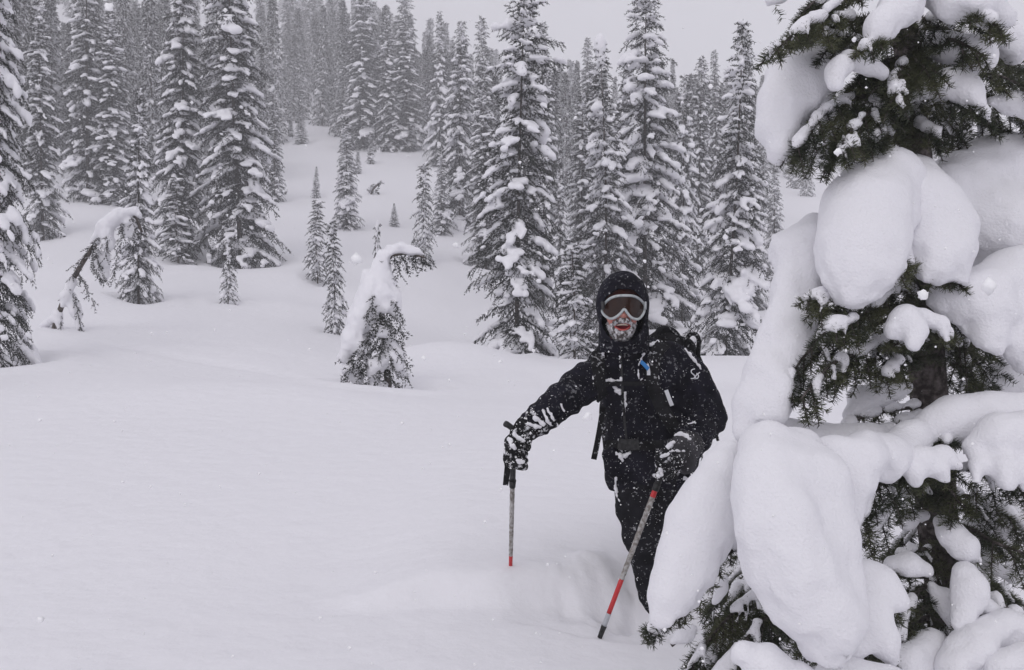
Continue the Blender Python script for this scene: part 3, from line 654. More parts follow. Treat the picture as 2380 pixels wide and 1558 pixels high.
BOUGHS = [
 ([(2110, 235, 2.86), (2000, 225, 2.66), (1910, 265, 2.52), (1850, 345, 2.46)], dict(spread=.15, droop=.85)),
 ([(2110, 245, 2.86), (2040, 250, 2.60), (1980, 300, 2.48), (1950, 350, 2.44)], dict(spread=.14, droop=.9)),
 ([(2112, 255, 2.86), (2050, 280, 2.8), (1960, 300, 2.75), (1900, 350, 2.72)], dict(spread=.15, droop=.9)),
 ([(2112, 265, 2.86), (2060, 300, 2.6), (2030, 330, 2.5)], dict(spread=.11, droop=1.0)),
 ([(2105, 130, 2.88), (2040, 150, 2.7), (1990, 190, 2.6)], dict(spread=.11, droop=.8)),
 ([(2100, 30, 2.88), (2000, 45, 2.6), (1900, 45, 2.42), (1800, 118, 2.3)], dict(spread=.10, droop=.7)),
 ([(2100, 60, 2.88), (2010, 90, 2.65), (1930, 80, 2.5), (1870, 60, 2.4)], dict(spread=.11, droop=.8)),
 ([(2100, -30, 2.88), (1990, -30, 2.65), (1900, 0, 2.5), (1860, 40, 2.45)], dict(spread=.12, droop=.8)),
 ([(2098, 10, 2.88), (2060, 30, 2.6), (2040, 70, 2.45), (2010, 110, 2.38)], dict(spread=.10, droop=.7)),
 ([(2100, 50, 2.88), (2180, 40, 2.66), (2260, 20, 2.5), (2330, 75, 2.42)], dict(spread=.13, droop=.7)),
 ([(2106, 110, 2.88), (2160, 95, 2.7), (2220, 95, 2.56), (2290, 132, 2.5)], dict(spread=.13, droop=.8)),
 ([(2110, 150, 2.88), (2100, 150, 2.65), (2090, 170, 2.5), (2080, 230, 2.45)], dict(spread=.12, droop=.9)),
 ([(2112, 170, 2.88), (2200, 165, 2.78), (2300, 170, 2.7), (2400, 210, 2.66)], dict(spread=.17, droop=.9)),
 ([(2114, 190, 2.88), (2220, 200, 2.9), (2320, 240, 2.9), (2400, 320, 2.9)], dict(spread=.16, droop=.8)),
 ([(2116, 215, 2.87), (2170, 225, 2.7), (2240, 225, 2.6), (2290, 265, 2.55)], dict(spread=.12, droop=.8)),
 ([(2118, 250, 2.87), (2140, 290, 2.7), (2180, 310, 2.62)], dict(spread=.11, droop=.9)),
 ([(2120, 100, 2.9), (2200, 110, 3.1), (2300, 130, 3.2), (2390, 170, 3.25)], dict(spread=.2, droop=.8)),
 ([(2140, 600, 2.84), (2040, 660, 2.62), (1950, 680, 2.5), (1880, 690, 2.46)], dict(spread=.13, droop=.8)),
 ([(2140, 640, 2.84), (2060, 690, 2.56), (1990, 740, 2.45), (1930, 760, 2.4)], dict(spread=.11, droop=.8)),
 ([(2145, 720, 2.84), (2010, 760, 2.66), (1900, 800, 2.56), (1830, 880, 2.5)], dict(spread=.15, droop=1.0)),
 ([(2145, 740, 2.84), (2020, 810, 2.6), (1930, 850, 2.5), (1860, 930, 2.45)], dict(spread=.13, droop=1.1)),
 ([(2145, 700, 2.84), (1990, 730, 2.8), (1900, 720, 2.75), (1850, 760, 2.72)], dict(spread=.13, droop=.9)),
 ([(2140, 560, 2.84), (2110, 590, 2.56), (2095, 610, 2.46), (2088, 640, 2.42)], dict(spread=.07, droop=.6, sub=1)),
 ([(2142, 610, 2.84), (2180, 640, 2.62), (2220, 650, 2.52)], dict(spread=.08, droop=.6)),
 ([(2150, 790, 2.84), (2110, 785, 2.56), (2085, 800, 2.46)], dict(spread=.08, droop=.5)),
 ([(2150, 800, 2.84), (2090, 840, 2.6), (2060, 870, 2.52)], dict(spread=.08, droop=.6)),
 ([(2152, 760, 2.84), (2180, 760, 2.55), (2200, 785, 2.45)], dict(spread=.07, droop=.5)),
 ([(2150, 740, 2.84), (2210, 770, 2.85), (2260, 830, 2.85), (2310, 900, 2.85)], dict(spread=.15, droop=.7)),
 ([(2150, 700, 2.84), (2210, 720, 2.8), (2240, 790, 2.78), (2250, 880, 2.78)], dict(spread=.15, droop=.9)),
 ([(2155, 780, 2.84), (2250, 800, 3.0), (2330, 820, 3.05), (2400, 860, 3.1)], dict(spread=.16, droop=.8)),
 ([(2160, 940, 2.84), (2060, 955, 2.75), (1990, 975, 2.68), (1958, 1005, 2.64)], dict(spread=.075, droop=.7)),
 ([(2162, 960, 2.84), (2090, 985, 2.7), (2050, 1010, 2.65)], dict(spread=.06, droop=.7)),
 ([(2175, 1110, 2.86), (2090, 1110, 2.56), (2030, 1140, 2.42), (1995, 1230, 2.35)], dict(spread=.11, droop=.7)),
 ([(2175, 1130, 2.86), (2110, 1150, 2.66), (2060, 1190, 2.56), (2010, 1270, 2.5)], dict(spread=.10, droop=.8)),
 ([(2170, 1080, 2.86), (2140, 1090, 2.55), (2110, 1110, 2.44)], dict(spread=.09, droop=.6)),
 ([(2175, 1100, 2.86), (2260, 1090, 2.66), (2330, 1110, 2.56), (2400, 1140, 2.5)], dict(spread=.14, droop=.7)),
 ([(2176, 1120, 2.86), (2200, 1130, 2.6), (2230, 1170, 2.52)], dict(spread=.10, droop=.8)),
 ([(2178, 1140, 2.86), (2270, 1160, 2.8), (2340, 1190, 2.76), (2400, 1240, 2.74)], dict(spread=.14, droop=.8)),
 ([(2165, 1020, 2.86), (2190, 1010, 2.6), (2200, 1030, 2.5)], dict(spread=.07, droop=.5)),
 ([(2200, 1340, 2.88), (1950, 1330, 2.66), (1740, 1260, 2.5), (1600, 1400, 2.4), (1512, 1465, 2.36)], dict(spread=.085, droop=.45)),
 ([(2205, 1380, 2.88), (1960, 1400, 2.75), (1780, 1380, 2.66), (1680, 1450, 2.6), (1570, 1600, 2.55)], dict(spread=.15, droop=.7)),
 ([(2205, 1400, 2.88), (1980, 1440, 2.72), (1820, 1420, 2.62), (1740, 1480, 2.55), (1660, 1580, 2.5)], dict(spread=.16, droop=.7)),
 ([(2205, 1370, 2.88), (1960, 1380, 2.82), (1760, 1330, 2.78), (1700, 1400, 2.74), (1640, 1540, 2.7)], dict(spread=.15, droop=.8)),
 ([(2210, 1420, 2.88), (2040, 1470, 2.6), (1930, 1490, 2.4), (1850, 1470, 2.3)], dict(spread=.10, droop=.6)),
 ([(2205, 1450, 2.88), (1900, 1560, 2.7), (1700, 1580, 2.6), (1520, 1590, 2.5)], dict(spread=.12, droop=.6)),
 ([(2195, 1280, 2.88), (2120, 1280, 2.66), (2060, 1320, 2.56), (2080, 1420, 2.5)], dict(spread=.09, droop=.7)),
 ([(2200, 1330, 2.88), (2130, 1380, 2.6), (2100, 1440, 2.52), (2060, 1520, 2.46)], dict(spread=.09, droop=.7)),
 ([(2200, 1250, 2.88), (2250, 1230, 2.7), (2310, 1260, 2.6), (2390, 1290, 2.55)], dict(spread=.13, droop=.7)),
 ([(2205, 1300, 2.88), (2260, 1330, 2.66), (2310, 1390, 2.55), (2370, 1430, 2.5)], dict(spread=.10, droop=.7)),
 ([(2210, 1400, 2.88), (2260, 1440, 2.66), (2320, 1500, 2.56), (2390, 1540, 2.5)], dict(spread=.11, droop=.7)),
 ([(2215, 1460, 2.88), (2180, 1490, 2.62), (2150, 1540, 2.55)], dict(spread=.10, droop=.7)),
 ([(2195, 1230, 2.88), (2270, 1220, 3.0), (2340, 1250, 3.05), (2400, 1330, 3.1)], dict(spread=.15, droop=.7)),
 ([(2114, 160, 2.88), (2190, 200, 2.95), (2280, 260, 3.0), (2370, 340, 3.0)], dict(spread=.2, droop=.8)),
 ([(2114, 180, 2.88), (2150, 230, 2.95), (2200, 280, 2.95), (2240, 330, 2.95)], dict(spread=.16, droop=.8)),
 ([(2106, 60, 2.88), (2200, 70, 2.9), (2300, 90, 2.9), (2390, 120, 2.9)], dict(spread=.18, droop=.8)),
 ([(2106, 120, 2.88), (2060, 150, 3.0), (2010, 190, 3.05), (1950, 250, 3.1)], dict(spread=.18, droop=.8)),
 ([(2104, 60, 2.88), (2040, 60, 3.0), (1970, 90, 3.05), (1920, 130, 3.1)], dict(spread=.15, droop=.8)),
 ([(2106, 120, 2.86), (2130, 140, 2.6), (2150, 160, 2.5)], dict(spread=.14, droop=.8)),
 ([(2150, 760, 2.84), (2120, 800, 3.0), (2060, 850, 3.05)], dict(spread=.14, droop=.8)),
 ([(2150, 780, 2.86), (2220, 840, 2.95), (2270, 900, 2.95)], dict(spread=.16, droop=.9)),
 ([(2205, 1420, 2.88), (1960, 1420, 2.9), (1780, 1400, 2.9), (1690, 1460, 2.85), (1600, 1560, 2.8)], dict(spread=.2, droop=.7)),
 ([(2205, 1440, 2.88), (1960, 1450, 2.8), (1800, 1440, 2.75), (1720, 1500, 2.7), (1620, 1600, 2.65)], dict(spread=.2, droop=.7)),
 ([(2205, 1380, 2.88), (1980, 1370, 2.95), (1800, 1330, 2.95), (1720, 1330, 2.9), (1650, 1420, 2.85)], dict(spread=.16, droop=.8)),
 ([(2180, 1180, 2.88), (2120, 1230, 2.95), (2060, 1300, 3.0)], dict(spread=.16, droop=.8)),
 ([(2195, 1260, 2.88), (2280, 1330, 3.0), (2370, 1400, 3.05)], dict(spread=.18, droop=.8)),
 ([(2205, 1380, 2.88), (2290, 1440, 3.0), (2380, 1500, 3.05)], dict(spread=.18, droop=.8)),
 ([(2200, 1330, 2.88), (2140, 1420, 2.95), (2090, 1500, 2.95)], dict(spread=.16, droop=.8)),
]
for i, (p, k) in enumerate(BOUGHS): bough(p, seed=i, **k)

# snow masses: each lobe chain (x, y, r in photo points, depth) is one mass lying on a bough
CLUMPS = [
 ([[(1975, 112, 18, 2.7), (1900, 142, 34, 2.66), (1838, 178, 52, 2.6), (1815, 235, 47, 2.58), (1808, 290, 40, 2.56), (1818, 345, 26, 2.54)], [(1880, 180, 50, 2.62), (1850, 240, 48, 2.6)], [(1930, 150, 34, 2.68), (1900, 200, 38, 2.66)]], .03),
 ([[(1948, 160, 30, 2.42), (1945, 195, 20, 2.4)], [(1975, 140, 22, 2.46), (2010, 148, 18, 2.48), (2050, 168, 10, 2.5)]], .03),
 ([[(2015, 108, 8, 2.4), (2045, 65, 34, 2.42), (2090, 20, 42, 2.46), (2110, -30, 40, 2.5)]], .03),
 ([[(2170, -10, 32, 2.55), (2220, 5, 40, 2.5), (2290, 15, 38, 2.5), (2340, 40, 28, 2.5)]], .04),
 ([[(2170, 92, 22, 2.66), (2215, 110, 28, 2.62), (2265, 125, 32, 2.62), (2300, 150, 24, 2.6)], [(2330, 80, 30, 2.7), (2370, 110, 36, 2.7)]], .04),
 ([[(2115, 232, 5, 2.68), (2160, 210, 14, 2.64), (2205, 198, 30, 2.6), (2245, 205, 28, 2.58), (2280, 245, 10, 2.55)]], .03),
 ([[(2305, 235, 12, 2.7), (2350, 238, 22, 2.7), (2400, 250, 26, 2.7)]], .03),
 ([[(1790, 0, 14, 2.45), (1815, -15, 16, 2.45)], [(1900, 5, 20, 2.5), (1930, -15, 24, 2.5)]], .02),
 ([[(1920, 20, 14, 2.44), (1945, 5, 14, 2.46)]], .02),
 ([[(2065, 410, 66, 2.58), (2020, 490, 90, 2.52), (1995, 570, 84, 2.47), (1990, 640, 68, 2.44), (1975, 690, 26, 2.42)], [(2055, 560, 36, 2.44), (2050, 620, 38, 2.44)], [(2090, 430, 80, 2.64), (2040, 500, 90, 2.6)]], .05),
 ([[(2110, 440, 80, 2.68), (2180, 520, 76, 2.6), (2185, 590, 58, 2.54), (2165, 630, 24, 2.5)], [(2130, 470, 70, 2.6), (2150, 560, 40, 2.55)], [(2215, 590, 40, 2.55), (2225, 640, 14, 2.52)]], .05),
 ([[(2190, 440, 60, 2.85), (2240, 425, 66, 2.92), (2310, 405, 84, 2.98), (2400, 420, 90, 3.0)], [(2250, 510, 80, 2.88), (2330, 540, 110, 2.9), (2400, 560, 110, 2.9)]], .06),
 ([[(2225, 690, 46, 2.6), (2290, 680, 60, 2.62), (2340, 650, 60, 2.66), (2400, 640, 70, 2.7)], [(2290, 730, 50, 2.58), (2305, 790, 30, 2.56), (2312, 825, 13, 2.55)], [(2360, 740, 60, 2.62), (2380, 800, 38, 2.6), (2378, 845, 22, 2.6)], [(2185, 700, 16, 2.6), (2230, 690, 40, 2.6)]], .05),
 ([[(1885, 520, 36, 2.72), (1852, 580, 52, 2.7), (1845, 660, 45, 2.66), (1850, 740, 52, 2.64), (1822, 800, 58, 2.62), (1790, 870, 64, 2.6), (1768, 940, 60, 2.58), (1755, 1000, 50, 2.56)],
   [(1895, 560, 46, 2.68), (1885, 640, 36, 2.66), (1890, 700, 16, 2.62)], [(1815, 900, 22, 2.5), (1800, 960, 40, 2.5)]], .04),
 ([[(1780, 990, 40, 2.58), (1850, 1020, 42, 2.6), (1930, 1030, 50, 2.62), (2010, 1022, 36, 2.64), (2060, 1000, 16, 2.66)]], .04),
 ([[(1968, 962, 14, 2.7), (2000, 932, 34, 2.74), (2050, 915, 26, 2.76), (2105, 900, 16, 2.78)]], .02),
 ([[(1785, 1050, 62, 2.2), (1792, 1130, 80, 2.12), (1812, 1220, 90, 2.08), (1856, 1320, 92, 2.05), (1900, 1400, 88, 2.04), (1930, 1440, 74, 2.04), (1930, 1490, 50, 2.05)],
   [(1850, 1060, 60, 2.26), (1890, 1130, 72, 2.16), (1915, 1250, 74, 2.12), (1940, 1340, 66, 2.1)]], .06),
 ([[(1690, 1050, 26, 2.5), (1668, 1100, 42, 2.46), (1645, 1160, 62, 2.42), (1622, 1230, 68, 2.38), (1596, 1310, 62, 2.35), (1568, 1380, 50, 2.32), (1542, 1432, 26, 2.3)], [(1662, 1210, 34, 2.44), (1652, 1250, 22, 2.4)], [(1608, 1350, 26, 2.36), (1592, 1395, 12, 2.34)]], .05),
 ([[(2075, 765, 18, 2.44), (2100, 738, 26, 2.44), (2150, 738, 22, 2.46), (2185, 752, 22, 2.44), (2200, 785, 10, 2.42)], [(2130, 770, 28, 2.42), (2122, 800, 14, 2.4)]], .02),
 ([[(2140, 995, 30, 2.56), (2210, 976, 46, 2.56), (2290, 966, 48, 2.56), (2400, 965, 54, 2.56)]], .05),
 ([[(2265, 1040, 30, 2.46), (2320, 1010, 48, 2.45), (2390, 1010, 60, 2.45)], [(2275, 1080, 22, 2.42), (2270, 1110, 12, 2.4)], [(2335, 1080, 32, 2.4), (2340, 1118, 24, 2.38)], [(2390, 1090, 36, 2.4), (2395, 1120, 26, 2.4)]], .03),
 ([[(1945, 1075, 56, 2.34), (2000, 1080, 52, 2.34), (2060, 1068, 30, 2.4), (2120, 1050, 22, 2.46)], [(1980, 1130, 56, 2.3), (1972, 1190, 34, 2.28)], [(1998, 1180, 18, 2.3), (1985, 1220, 14, 2.28)], [(2060, 1050, 34, 2.46), (2120, 1022, 32, 2.52), (2160, 1010, 26, 2.54)], [(2000, 1040, 40, 2.4), (2070, 1075, 36, 2.4)]], .05),
 ([[(2095, 1085, 18, 2.42), (2140, 1068, 28, 2.42), (2190, 1062, 26, 2.44), (2225, 1080, 10, 2.42)], [(2128, 1100, 18, 2.4), (2130, 1118, 10, 2.4)], [(2190, 1090, 16, 2.4), (2196, 1110, 8, 2.4)]], .02),
 ([[(2010, 1345, 40, 2.3), (2050, 1370, 42, 2.28), (2085, 1400, 28, 2.26), (2110, 1412, 10, 2.25)], [(2020, 1420, 62, 2.24), (2050, 1480, 46, 2.2), (2075, 1525, 14, 2.2)], [(1990, 1500, 30, 2.2), (1975, 1540, 20, 2.2)]], .03),
 ([[(1728, 1520, 36, 2.05), (1780, 1545, 40, 2.05), (1850, 1590, 46, 2.05)], [(1960, 1590, 56, 2.15), (2060, 1600, 50, 2.15)]], .03),
 ([[(2075, 1310, 16, 2.56), (2110, 1312, 24, 2.55), (2150, 1325, 16, 2.55)]], .02),
 ([[(2185, 1210, 14, 2.6), (2215, 1240, 26, 2.56), (2245, 1275, 32, 2.54), (2270, 1300, 18, 2.54)]], .02),
 ([[(2110, 1210, 20, 2.66), (2150, 1200, 12, 2.7)]], .02),
 ([[(2240, 1330, 24, 2.5), (2262, 1380, 34, 2.48), (2240, 1430, 22, 2.46), (2225, 1452, 12, 2.45)], [(2290, 1400, 22, 2.5), (2330, 1425, 14, 2.5)]], .03),
 ([[(2310, 1300, 34, 2.7), (2370, 1320, 44, 2.7)]], .03),
 ([[(2165, 1360, 14, 2.6), (2192, 1395, 26, 2.62), (2222, 1425, 30, 2.62), (2236, 1460, 16, 2.6)]], .03),
 ([[(2300, 1470, 36, 2.44), (2260, 1500, 42, 2.42), (2215, 1545, 34, 2.4)], [(2340, 1460, 36, 2.46), (2400, 1480, 42, 2.46)]], .03),
 ([[(2120, 1530, 36, 2.45), (2160, 1500, 34, 2.5), (2140, 1580, 40, 2.44)]], .03),
 ([[(2320, 1550, 40, 2.35), (2380, 1530, 46, 2.35)]], .03),
 ([[(1560, 1498, 9, 2.6), (1585, 1480, 14, 2.6), (1612, 1462, 9, 2.6)]], .03),
 ([[(1660, 1400, 9, 2.6), (1680, 1370, 13, 2.6), (1690, 1335, 9, 2.6)]], .03),
 ([[(2290, 1180, 34, 2.95), (2350, 1200, 44, 2.95)]], .03),
 ([[(2300, 900, 40, 3.0), (2370, 880, 56, 3.0)]], .04),
]
for i, (chains, k) in enumerate(CLUMPS):
    allp = [P(x, y, d) for c in chains for x, y, r, d in c]; mr = max(M(r, d) for c in chains for x, y, r, d in c)
    S = field_for(allp, mr, .0075 if mr < .06 else .0095, .05)
    for c in chains:
        p = [P(x, y, d) for x, y, r, d in c]; r_ = [M(r, d) for x, y, r, d in c]
        S.chain(p, r_, k)
    big_ = mr > .05
    S.noise(.016 if big_ else .011, 6.5 if big_ else 12., 300+i, .06); S.noise(.005, 20., 400+i, .03); S.noise(.0022, 60., 500+i, .02); S.flutes(.006 if big_ else .003, 600+i); S.crumble(.011 if big_ else .007, 34., 700+i)
    V, Q = S.nets(1); mesh('snow_clump', V, Q, MAT['clump'], fir)
    # the sprays buried in this mass, tips showing along its lower edge
    lines = []
    for c in chains:
        p = curve([P(x, y, d) for x, y, r, d in c], 16); r_ = np.interp(np.linspace(0, 1, 16), np.linspace(0, 1, len(c)), [M(r, d) for x, y, r, d in c])
        for q in range(int(np.linalg.norm(np.diff(p, axis=0), axis=1).sum()/.022)):
            j = int(ng.integers(3, 15)); tg = p[j+1 if j < 15 else 15]-p[j-1]; tg /= np.linalg.norm(tg)+1e-9
            dv = tg*ng.uniform(.1, .8) + np.array([ng.normal(0, .35), ng.uniform(.0, .7), -ng.uniform(.7, 1.1)]); dv /= np.linalg.norm(dv)
            lines.append(p[j] + np.outer(np.linspace(.3, 1, 5)*(r_[j]*1.02 + ng.uniform(-.01, .045)), dv))
        if len(c) > 2: lines.append(np.vstack([p[-4:], p[-1] + (p[-1]-p[-3])*.5*r_[-1]/np.linalg.norm(p[-1]-p[-3]) + [0, 0, -r_[-1]*.5]]))
    if lines:
        v, f_ = tube(p - [0, .0, .3*r_.min()], np.linspace(.006, .003, 16), 6); o = mesh('branch', v, f_, MAT['bark_near'], fir)
        V, F = needles_on(lines, ng, 680); nd = mesh('needles', V, F, MAT['needle_near'], o, smooth=False); nd['kind'] = 'stuff'
# ------------------------------------------------------------------ the person
def cloth(name, col, dust, rough=.85, dscale=70.0, dlo=.62, dhi=.70):
    """dark fabric with fine weave and specks of powder caught on it"""
    m = mat(name, col, rough, tuple(c*1.9+.003 for c in col), 12.0, bump=.5, bscale=160.0, spec=.1, bdist=.004)
    n, l = m.node_tree.nodes, m.node_tree.links; b = n['Principled BSDF']; src = b.inputs['Base Color'].links[0].from_socket
    tc = n.new('ShaderNodeTexCoord'); t = n.new('ShaderNodeTexNoise'); t.inputs['Scale'].default_value = dscale; t.inputs['Detail'].default_value = 3
    t2 = n.new('ShaderNodeTexNoise'); t2.inputs['Scale'].default_value = 7; ad = n.new('ShaderNodeMath'); ad.operation = 'MULTIPLY_ADD'; ad.inputs[1].default_value = .35
    r = n.new('ShaderNodeValToRGB'); r.color_ramp.elements[0].position = dlo+.17; r.color_ramp.elements[1].position = dhi+.17
    mxx = n.new('ShaderNodeMixRGB'); mxx.inputs[2].default_value = (.7, .7, .73, 1); mu = n.new('ShaderNodeMath'); mu.operation = 'MULTIPLY'; mu.inputs[1].default_value = dust
    for x in (t, t2): l.new(tc.outputs['Object'], x.inputs['Vector'])
    l.new(t2.outputs['Fac'], ad.inputs[0]); l.new(t.outputs['Fac'], ad.inputs[2]); l.new(ad.outputs[0], r.inputs[0]); l.new(r.outputs[0], mu.inputs[0])
    l.new(mu.outputs[0], mxx.inputs[0]); l.new(src, mxx.inputs[1]); l.new(mxx.outputs[0], b.inputs['Base Color'])
    return m
MAT.update(
    jacket=cloth('jacket_cloth', (.0042, .0040, .0078), .18), trousers=cloth('trouser_cloth', (.006, .006, .008), .35), glove=cloth('glove_cloth', (.008, .008, .009), .8, dscale=45, dlo=.56, dhi=.66),
    gauntlet=cloth('gauntlet_cloth', (.030, .029, .032), .4), strap=cloth('webbing', (.008, .008, .009), .5),
    skin=mat('skin', (.62, .22, .18), .5, (.72, .34, .28), 25.0, bump=.15, bscale=120.0, spec=.4), mouth=mat('mouth', (.22, .02, .03), .4),
    lip=mat('lip', (.50, .10, .09), .4), teeth=mat('teeth', (.75, .66, .55), .3), band=mat('headband', (.06, .012, .010), .9, (.09, .02, .016), 60.0, bump=.6, bscale=200.0),
    beard=mat('frosted_beard', (.10, .085, .08), .9, (.74, .73, .75), 62.0, bump=1.0, bscale=180.0, lo=.40, hi=.58, bdist=.006),
    frame=mat('goggle_frame', (.36, .39, .40), .35, (.50, .53, .54), 40.0, spec=.5), 
    red=mat('red_paint', (.50, .022, .025), .35, spec=.5), tape=mat('cloth_tape', (.23, .21, .19), .85, (.46, .45, .44), 60.0, bump=.8, bscale=120.0),
    silver=mat('silver_band', (.42, .43, .46), .4, spec=.6), black=mat('black_rubber', (.012, .012, .013), .55, (.03, .03, .03), 60.0),
    blue=mat('blue_tag', (.04, .22, .55), .5), white=mat('white_print', (.68, .69, .72), .6), flake=mat('flake', (.92, .92, .93), .7))
lens = mat('goggle_lens', (.018, .009, .007), .10, (.034, .015, .010), 9.0, spec=.30); MAT['lens'] = lens

person = empty('person', tuple(P(1515, 1430, 4.2))); bpy.context.view_layer.update()
tag(person, 'person in black hooded jacket, goggles and frosted beard wading through deep snow with poles', 'person')
HC = P(1446, 712, 4.08); U = 4.08 / FPX
def HP(dx, dy, fwd=0.0): return HC + np.array([dx*U, -fwd, -dy*U])
# body: head, neck, trunk and limbs as one surface
B = Field(P(1150, 1500, 3.7)*[1, 0, 1] + [-.05, 3.45, -.1], P(1700, 600, 4.4)*[1, 0, 1] + [.1, 4.7, .1], .008)
B.ell(HP(0, -18, -.010), (.083, .098, .112)); B.ell(HP(-3, 36, .022), (.064, .072, .072), .03); B.ell(HP(-4, 64, .046), (.034, .032, .028), .03)
for s in (-1, 1): B.ell(HP(-3+s*25, 22, .062), (.028, .024, .026), .02); B.ell(HP(s*44, 5, -.02), (.012, .022, .03), .01)
B.cone(HP(-3, -4, .088), HP(-4, 18, .106), .009, .0135, .014); B.cone(HP(-11, 21, .094), HP(4, 21, .094), .009, .009, .008)
B.cone(HP(0, 50, -.015), HP(8, 130, -.05), .055, .065, .02)
B.cone(P(1475, 880, 4.24), P(1505, 1080, 4.24), .085, .085, .04); B.cone(P(1420, 866, 4.2), P(1570, 866, 4.22), .05, .05, .04)
for pts, rr in (([(1390, 862, 4.16), (1312, 925, 3.98), (1230, 995, 3.86)], (.05, .042, .034)), ([(1595, 872, 4.2), (1645, 975, 4.2), (1585, 1045, 3.86)], (.055, .045, .034)),
                ([(1475, 1090, 4.2), (1487, 1240, 4.1), (1504, 1360, 4.2), (1510, 1440, 4.25)], (.07, .045, .03, .03)), ([(1545, 1090, 4.2), (1545, 1250, 4.14), (1528, 1400, 4.2), (1528, 1450, 4.2)], (.07, .05, .04, .04))):
    B.chain([P(*p) for p in pts], rr, .02)
B.ell(HP(-4, 47, .094), (.036, .034, .0135), op='cut')
V, Q = B.nets(1)
ctr = V[Q].mean(1); mm = (((ctr - HP(-4, 47, .094)) / (.039, .040, .0165))**2).sum(1) < 1
mesh('body', V, Q, [MAT['skin'], MAT['mouth']], person, mm.astype(int))
# teeth and lips
t = np.linspace(-1, 1, 11); tp_ = np.array([HP(-4+x*15, 41.5-1.2*x*x*-1, .082-.010*x*x) for x in t])
v, f = ribbon(tp_, (0, -1, 0), .008, .006); mesh('teeth', v, f, MAT['teeth'], person)
for y0, bow, rr in ((39, -4.0, .0026), (53, 6.0, .0044)):
    lp = np.array([HP(-4+x*20, 44+(y0-44)*(1-x*x)+(bow-(y0-44)*0)*(1-x*x)*.25, .091-.018*x*x) for x in np.linspace(-1, 1, 15)])
    v, f = tube(lp, rr*(1-.6*np.linspace(-1, 1, 15)**2), 8); mesh('lip', v, f, MAT['lip'], person)
# beard with frost
Bd = Field(HP(-50, 100, .16), HP(45, 15, -.09), .0032) if False else Field(np.minimum(HP(-48, 96, .15), HP(44, 18, -.03)), np.maximum(HP(-48, 96, .15), HP(44, 18, -.03)), .0034)
Bd.ell(HP(-3, 37, .022), (.070, .078, .080)); Bd.ell(HP(-4, 66, .048), (.040, .038, .034), .03)
for s in (-1, 1): Bd.ell(HP(-4+s*12, 30, .092), (.024, .014, .011), .012, [[1, 0, s*.25], [0, 1, 0], [-s*.25, 0, 1]])
X, Y, Z = Bd.at(); dy = (HC[2]-Z)/U; dx = (X-HC[0])/U
cut = (40 - 16*np.exp(-((dx+4)/19.)**2) - dy + 4.0*np.sin(dx*.55)*np.cos(dx*.21) + 2*np.sin(dx*1.3))*U
Bd.F = np.maximum(Bd.F, np.broadcast_to(cut, Bd.F.shape).astype(np.float32)); Bd.ell(HP(-4, 47, .094), (.040, .06, .0165), op='cut')
Bd.noise(.0045, 160., 7, .02); Bd.noise(.0035, 320., 8, .02); V, Q = Bd.nets(0); mesh('beard', V, Q, MAT['beard'], person)
# headband under the hood
v, f = ribbon(np.array([HP(math.sin(a)*44, -26, math.cos(a)*.092-.004) for a in np.linspace(-1.35, 1.35, 19)]), np.array([(math.sin(a), -math.cos(a), 0) for a in np.linspace(-1.35, 1.35, 19)]), .052, .012)
mesh('headband', v, f, MAT['band'], person)
# goggles
OUT = [(520, 740), (538, 680), (575, 620), (640, 560), (740, 522), (870, 514), (1000, 522), (1100, 560), (1180, 620), (1218, 690), (1205, 785), (1135, 878), (1060, 902), (970, 868), (905, 795), (857, 738), (800, 802), (722, 868), (640, 892), (565, 845), (528, 790)]
def gp(zx, zy, extra=0.0):
    dx_, dy_ = (1420+zx/6.49)/1.0756 - 1446, (660+zy/6.49)/1.0756 - 712
    x = dx_*U; return HP(dx_, dy_, .122 + extra - 5.2*x*x - 20*abs(x)**3 - 1.0*(dy_*U)**2)
o2 = np.array(OUT + [OUT[0]], float); o2 = curve(np.vstack([o2[-3:-1], o2, o2[1:3]]), 120)[12:-12]
cx, cy_ = 868., 690.; inn = lambda s: np.stack([cx+(o2[:, 0]-cx)*s, cy_+(o2[:, 1]-cy_)*s], 1)
gr = empty('goggles', tuple(HP(0, 0, .1))); gr.parent = person; bpy.context.view_layer.update(); gr.matrix_parent_inverse = person.matrix_world.inverted()
bpy.context.view_layer.update()
def gmesh(nm, V, F, m):
    o = mesh(nm, V, F, m); o.parent = gr; o.matrix_parent_inverse = gr.matrix_world.inverted(); return o
mid = inn(.965); fr_ = np.array([gp(x, y, .004) for x, y in mid]); 
key = np.round(fr_, 5); keep = [0] + [i for i in range(1, len(fr_)) if np.linalg.norm(fr_[i]-fr_[i-1]) > .0008]; v, f = tube(fr_[keep], .0062, 8, closed=True); gmesh('frame', v, f, MAT['frame'])
sk = np.array([gp(x, y, -.022) for x, y in inn(.97)]); fr2 = np.array([gp(x, y, .0) for x, y in mid]); n_g = len(fr2)
gmesh('foam', np.vstack([fr2, sk]), [(i, (i+1) % n_g, n_g+(i+1) % n_g, n_g+i) for i in range(n_g)], MAT['black'])
rings = [np.array([gp(x, y, .003) for x, y in inn(s)]) for s in (.95, .7, .45, .2, .02)]; Vl = np.vstack(rings); Fl = []
for r in range(4):
    for i in range(n_g): Fl.append((r*n_g+i, r*n_g+(i+1) % n_g, (r+1)*n_g+(i+1) % n_g, (r+1)*n_g+i))
gmesh('lens', Vl, Fl, MAT['lens'])
for s in (-1, 1):
    pts_ = np.array([HP(s*(46+8*q), -2+q, .092-.05*q) for q in np.linspace(0, 1.2, 8)]); v, f = ribbon(pts_, (s*.6, -.8, 0), .034, .004); gmesh('strap', v, f, MAT['frame'] if s > 0 else MAT['black'])
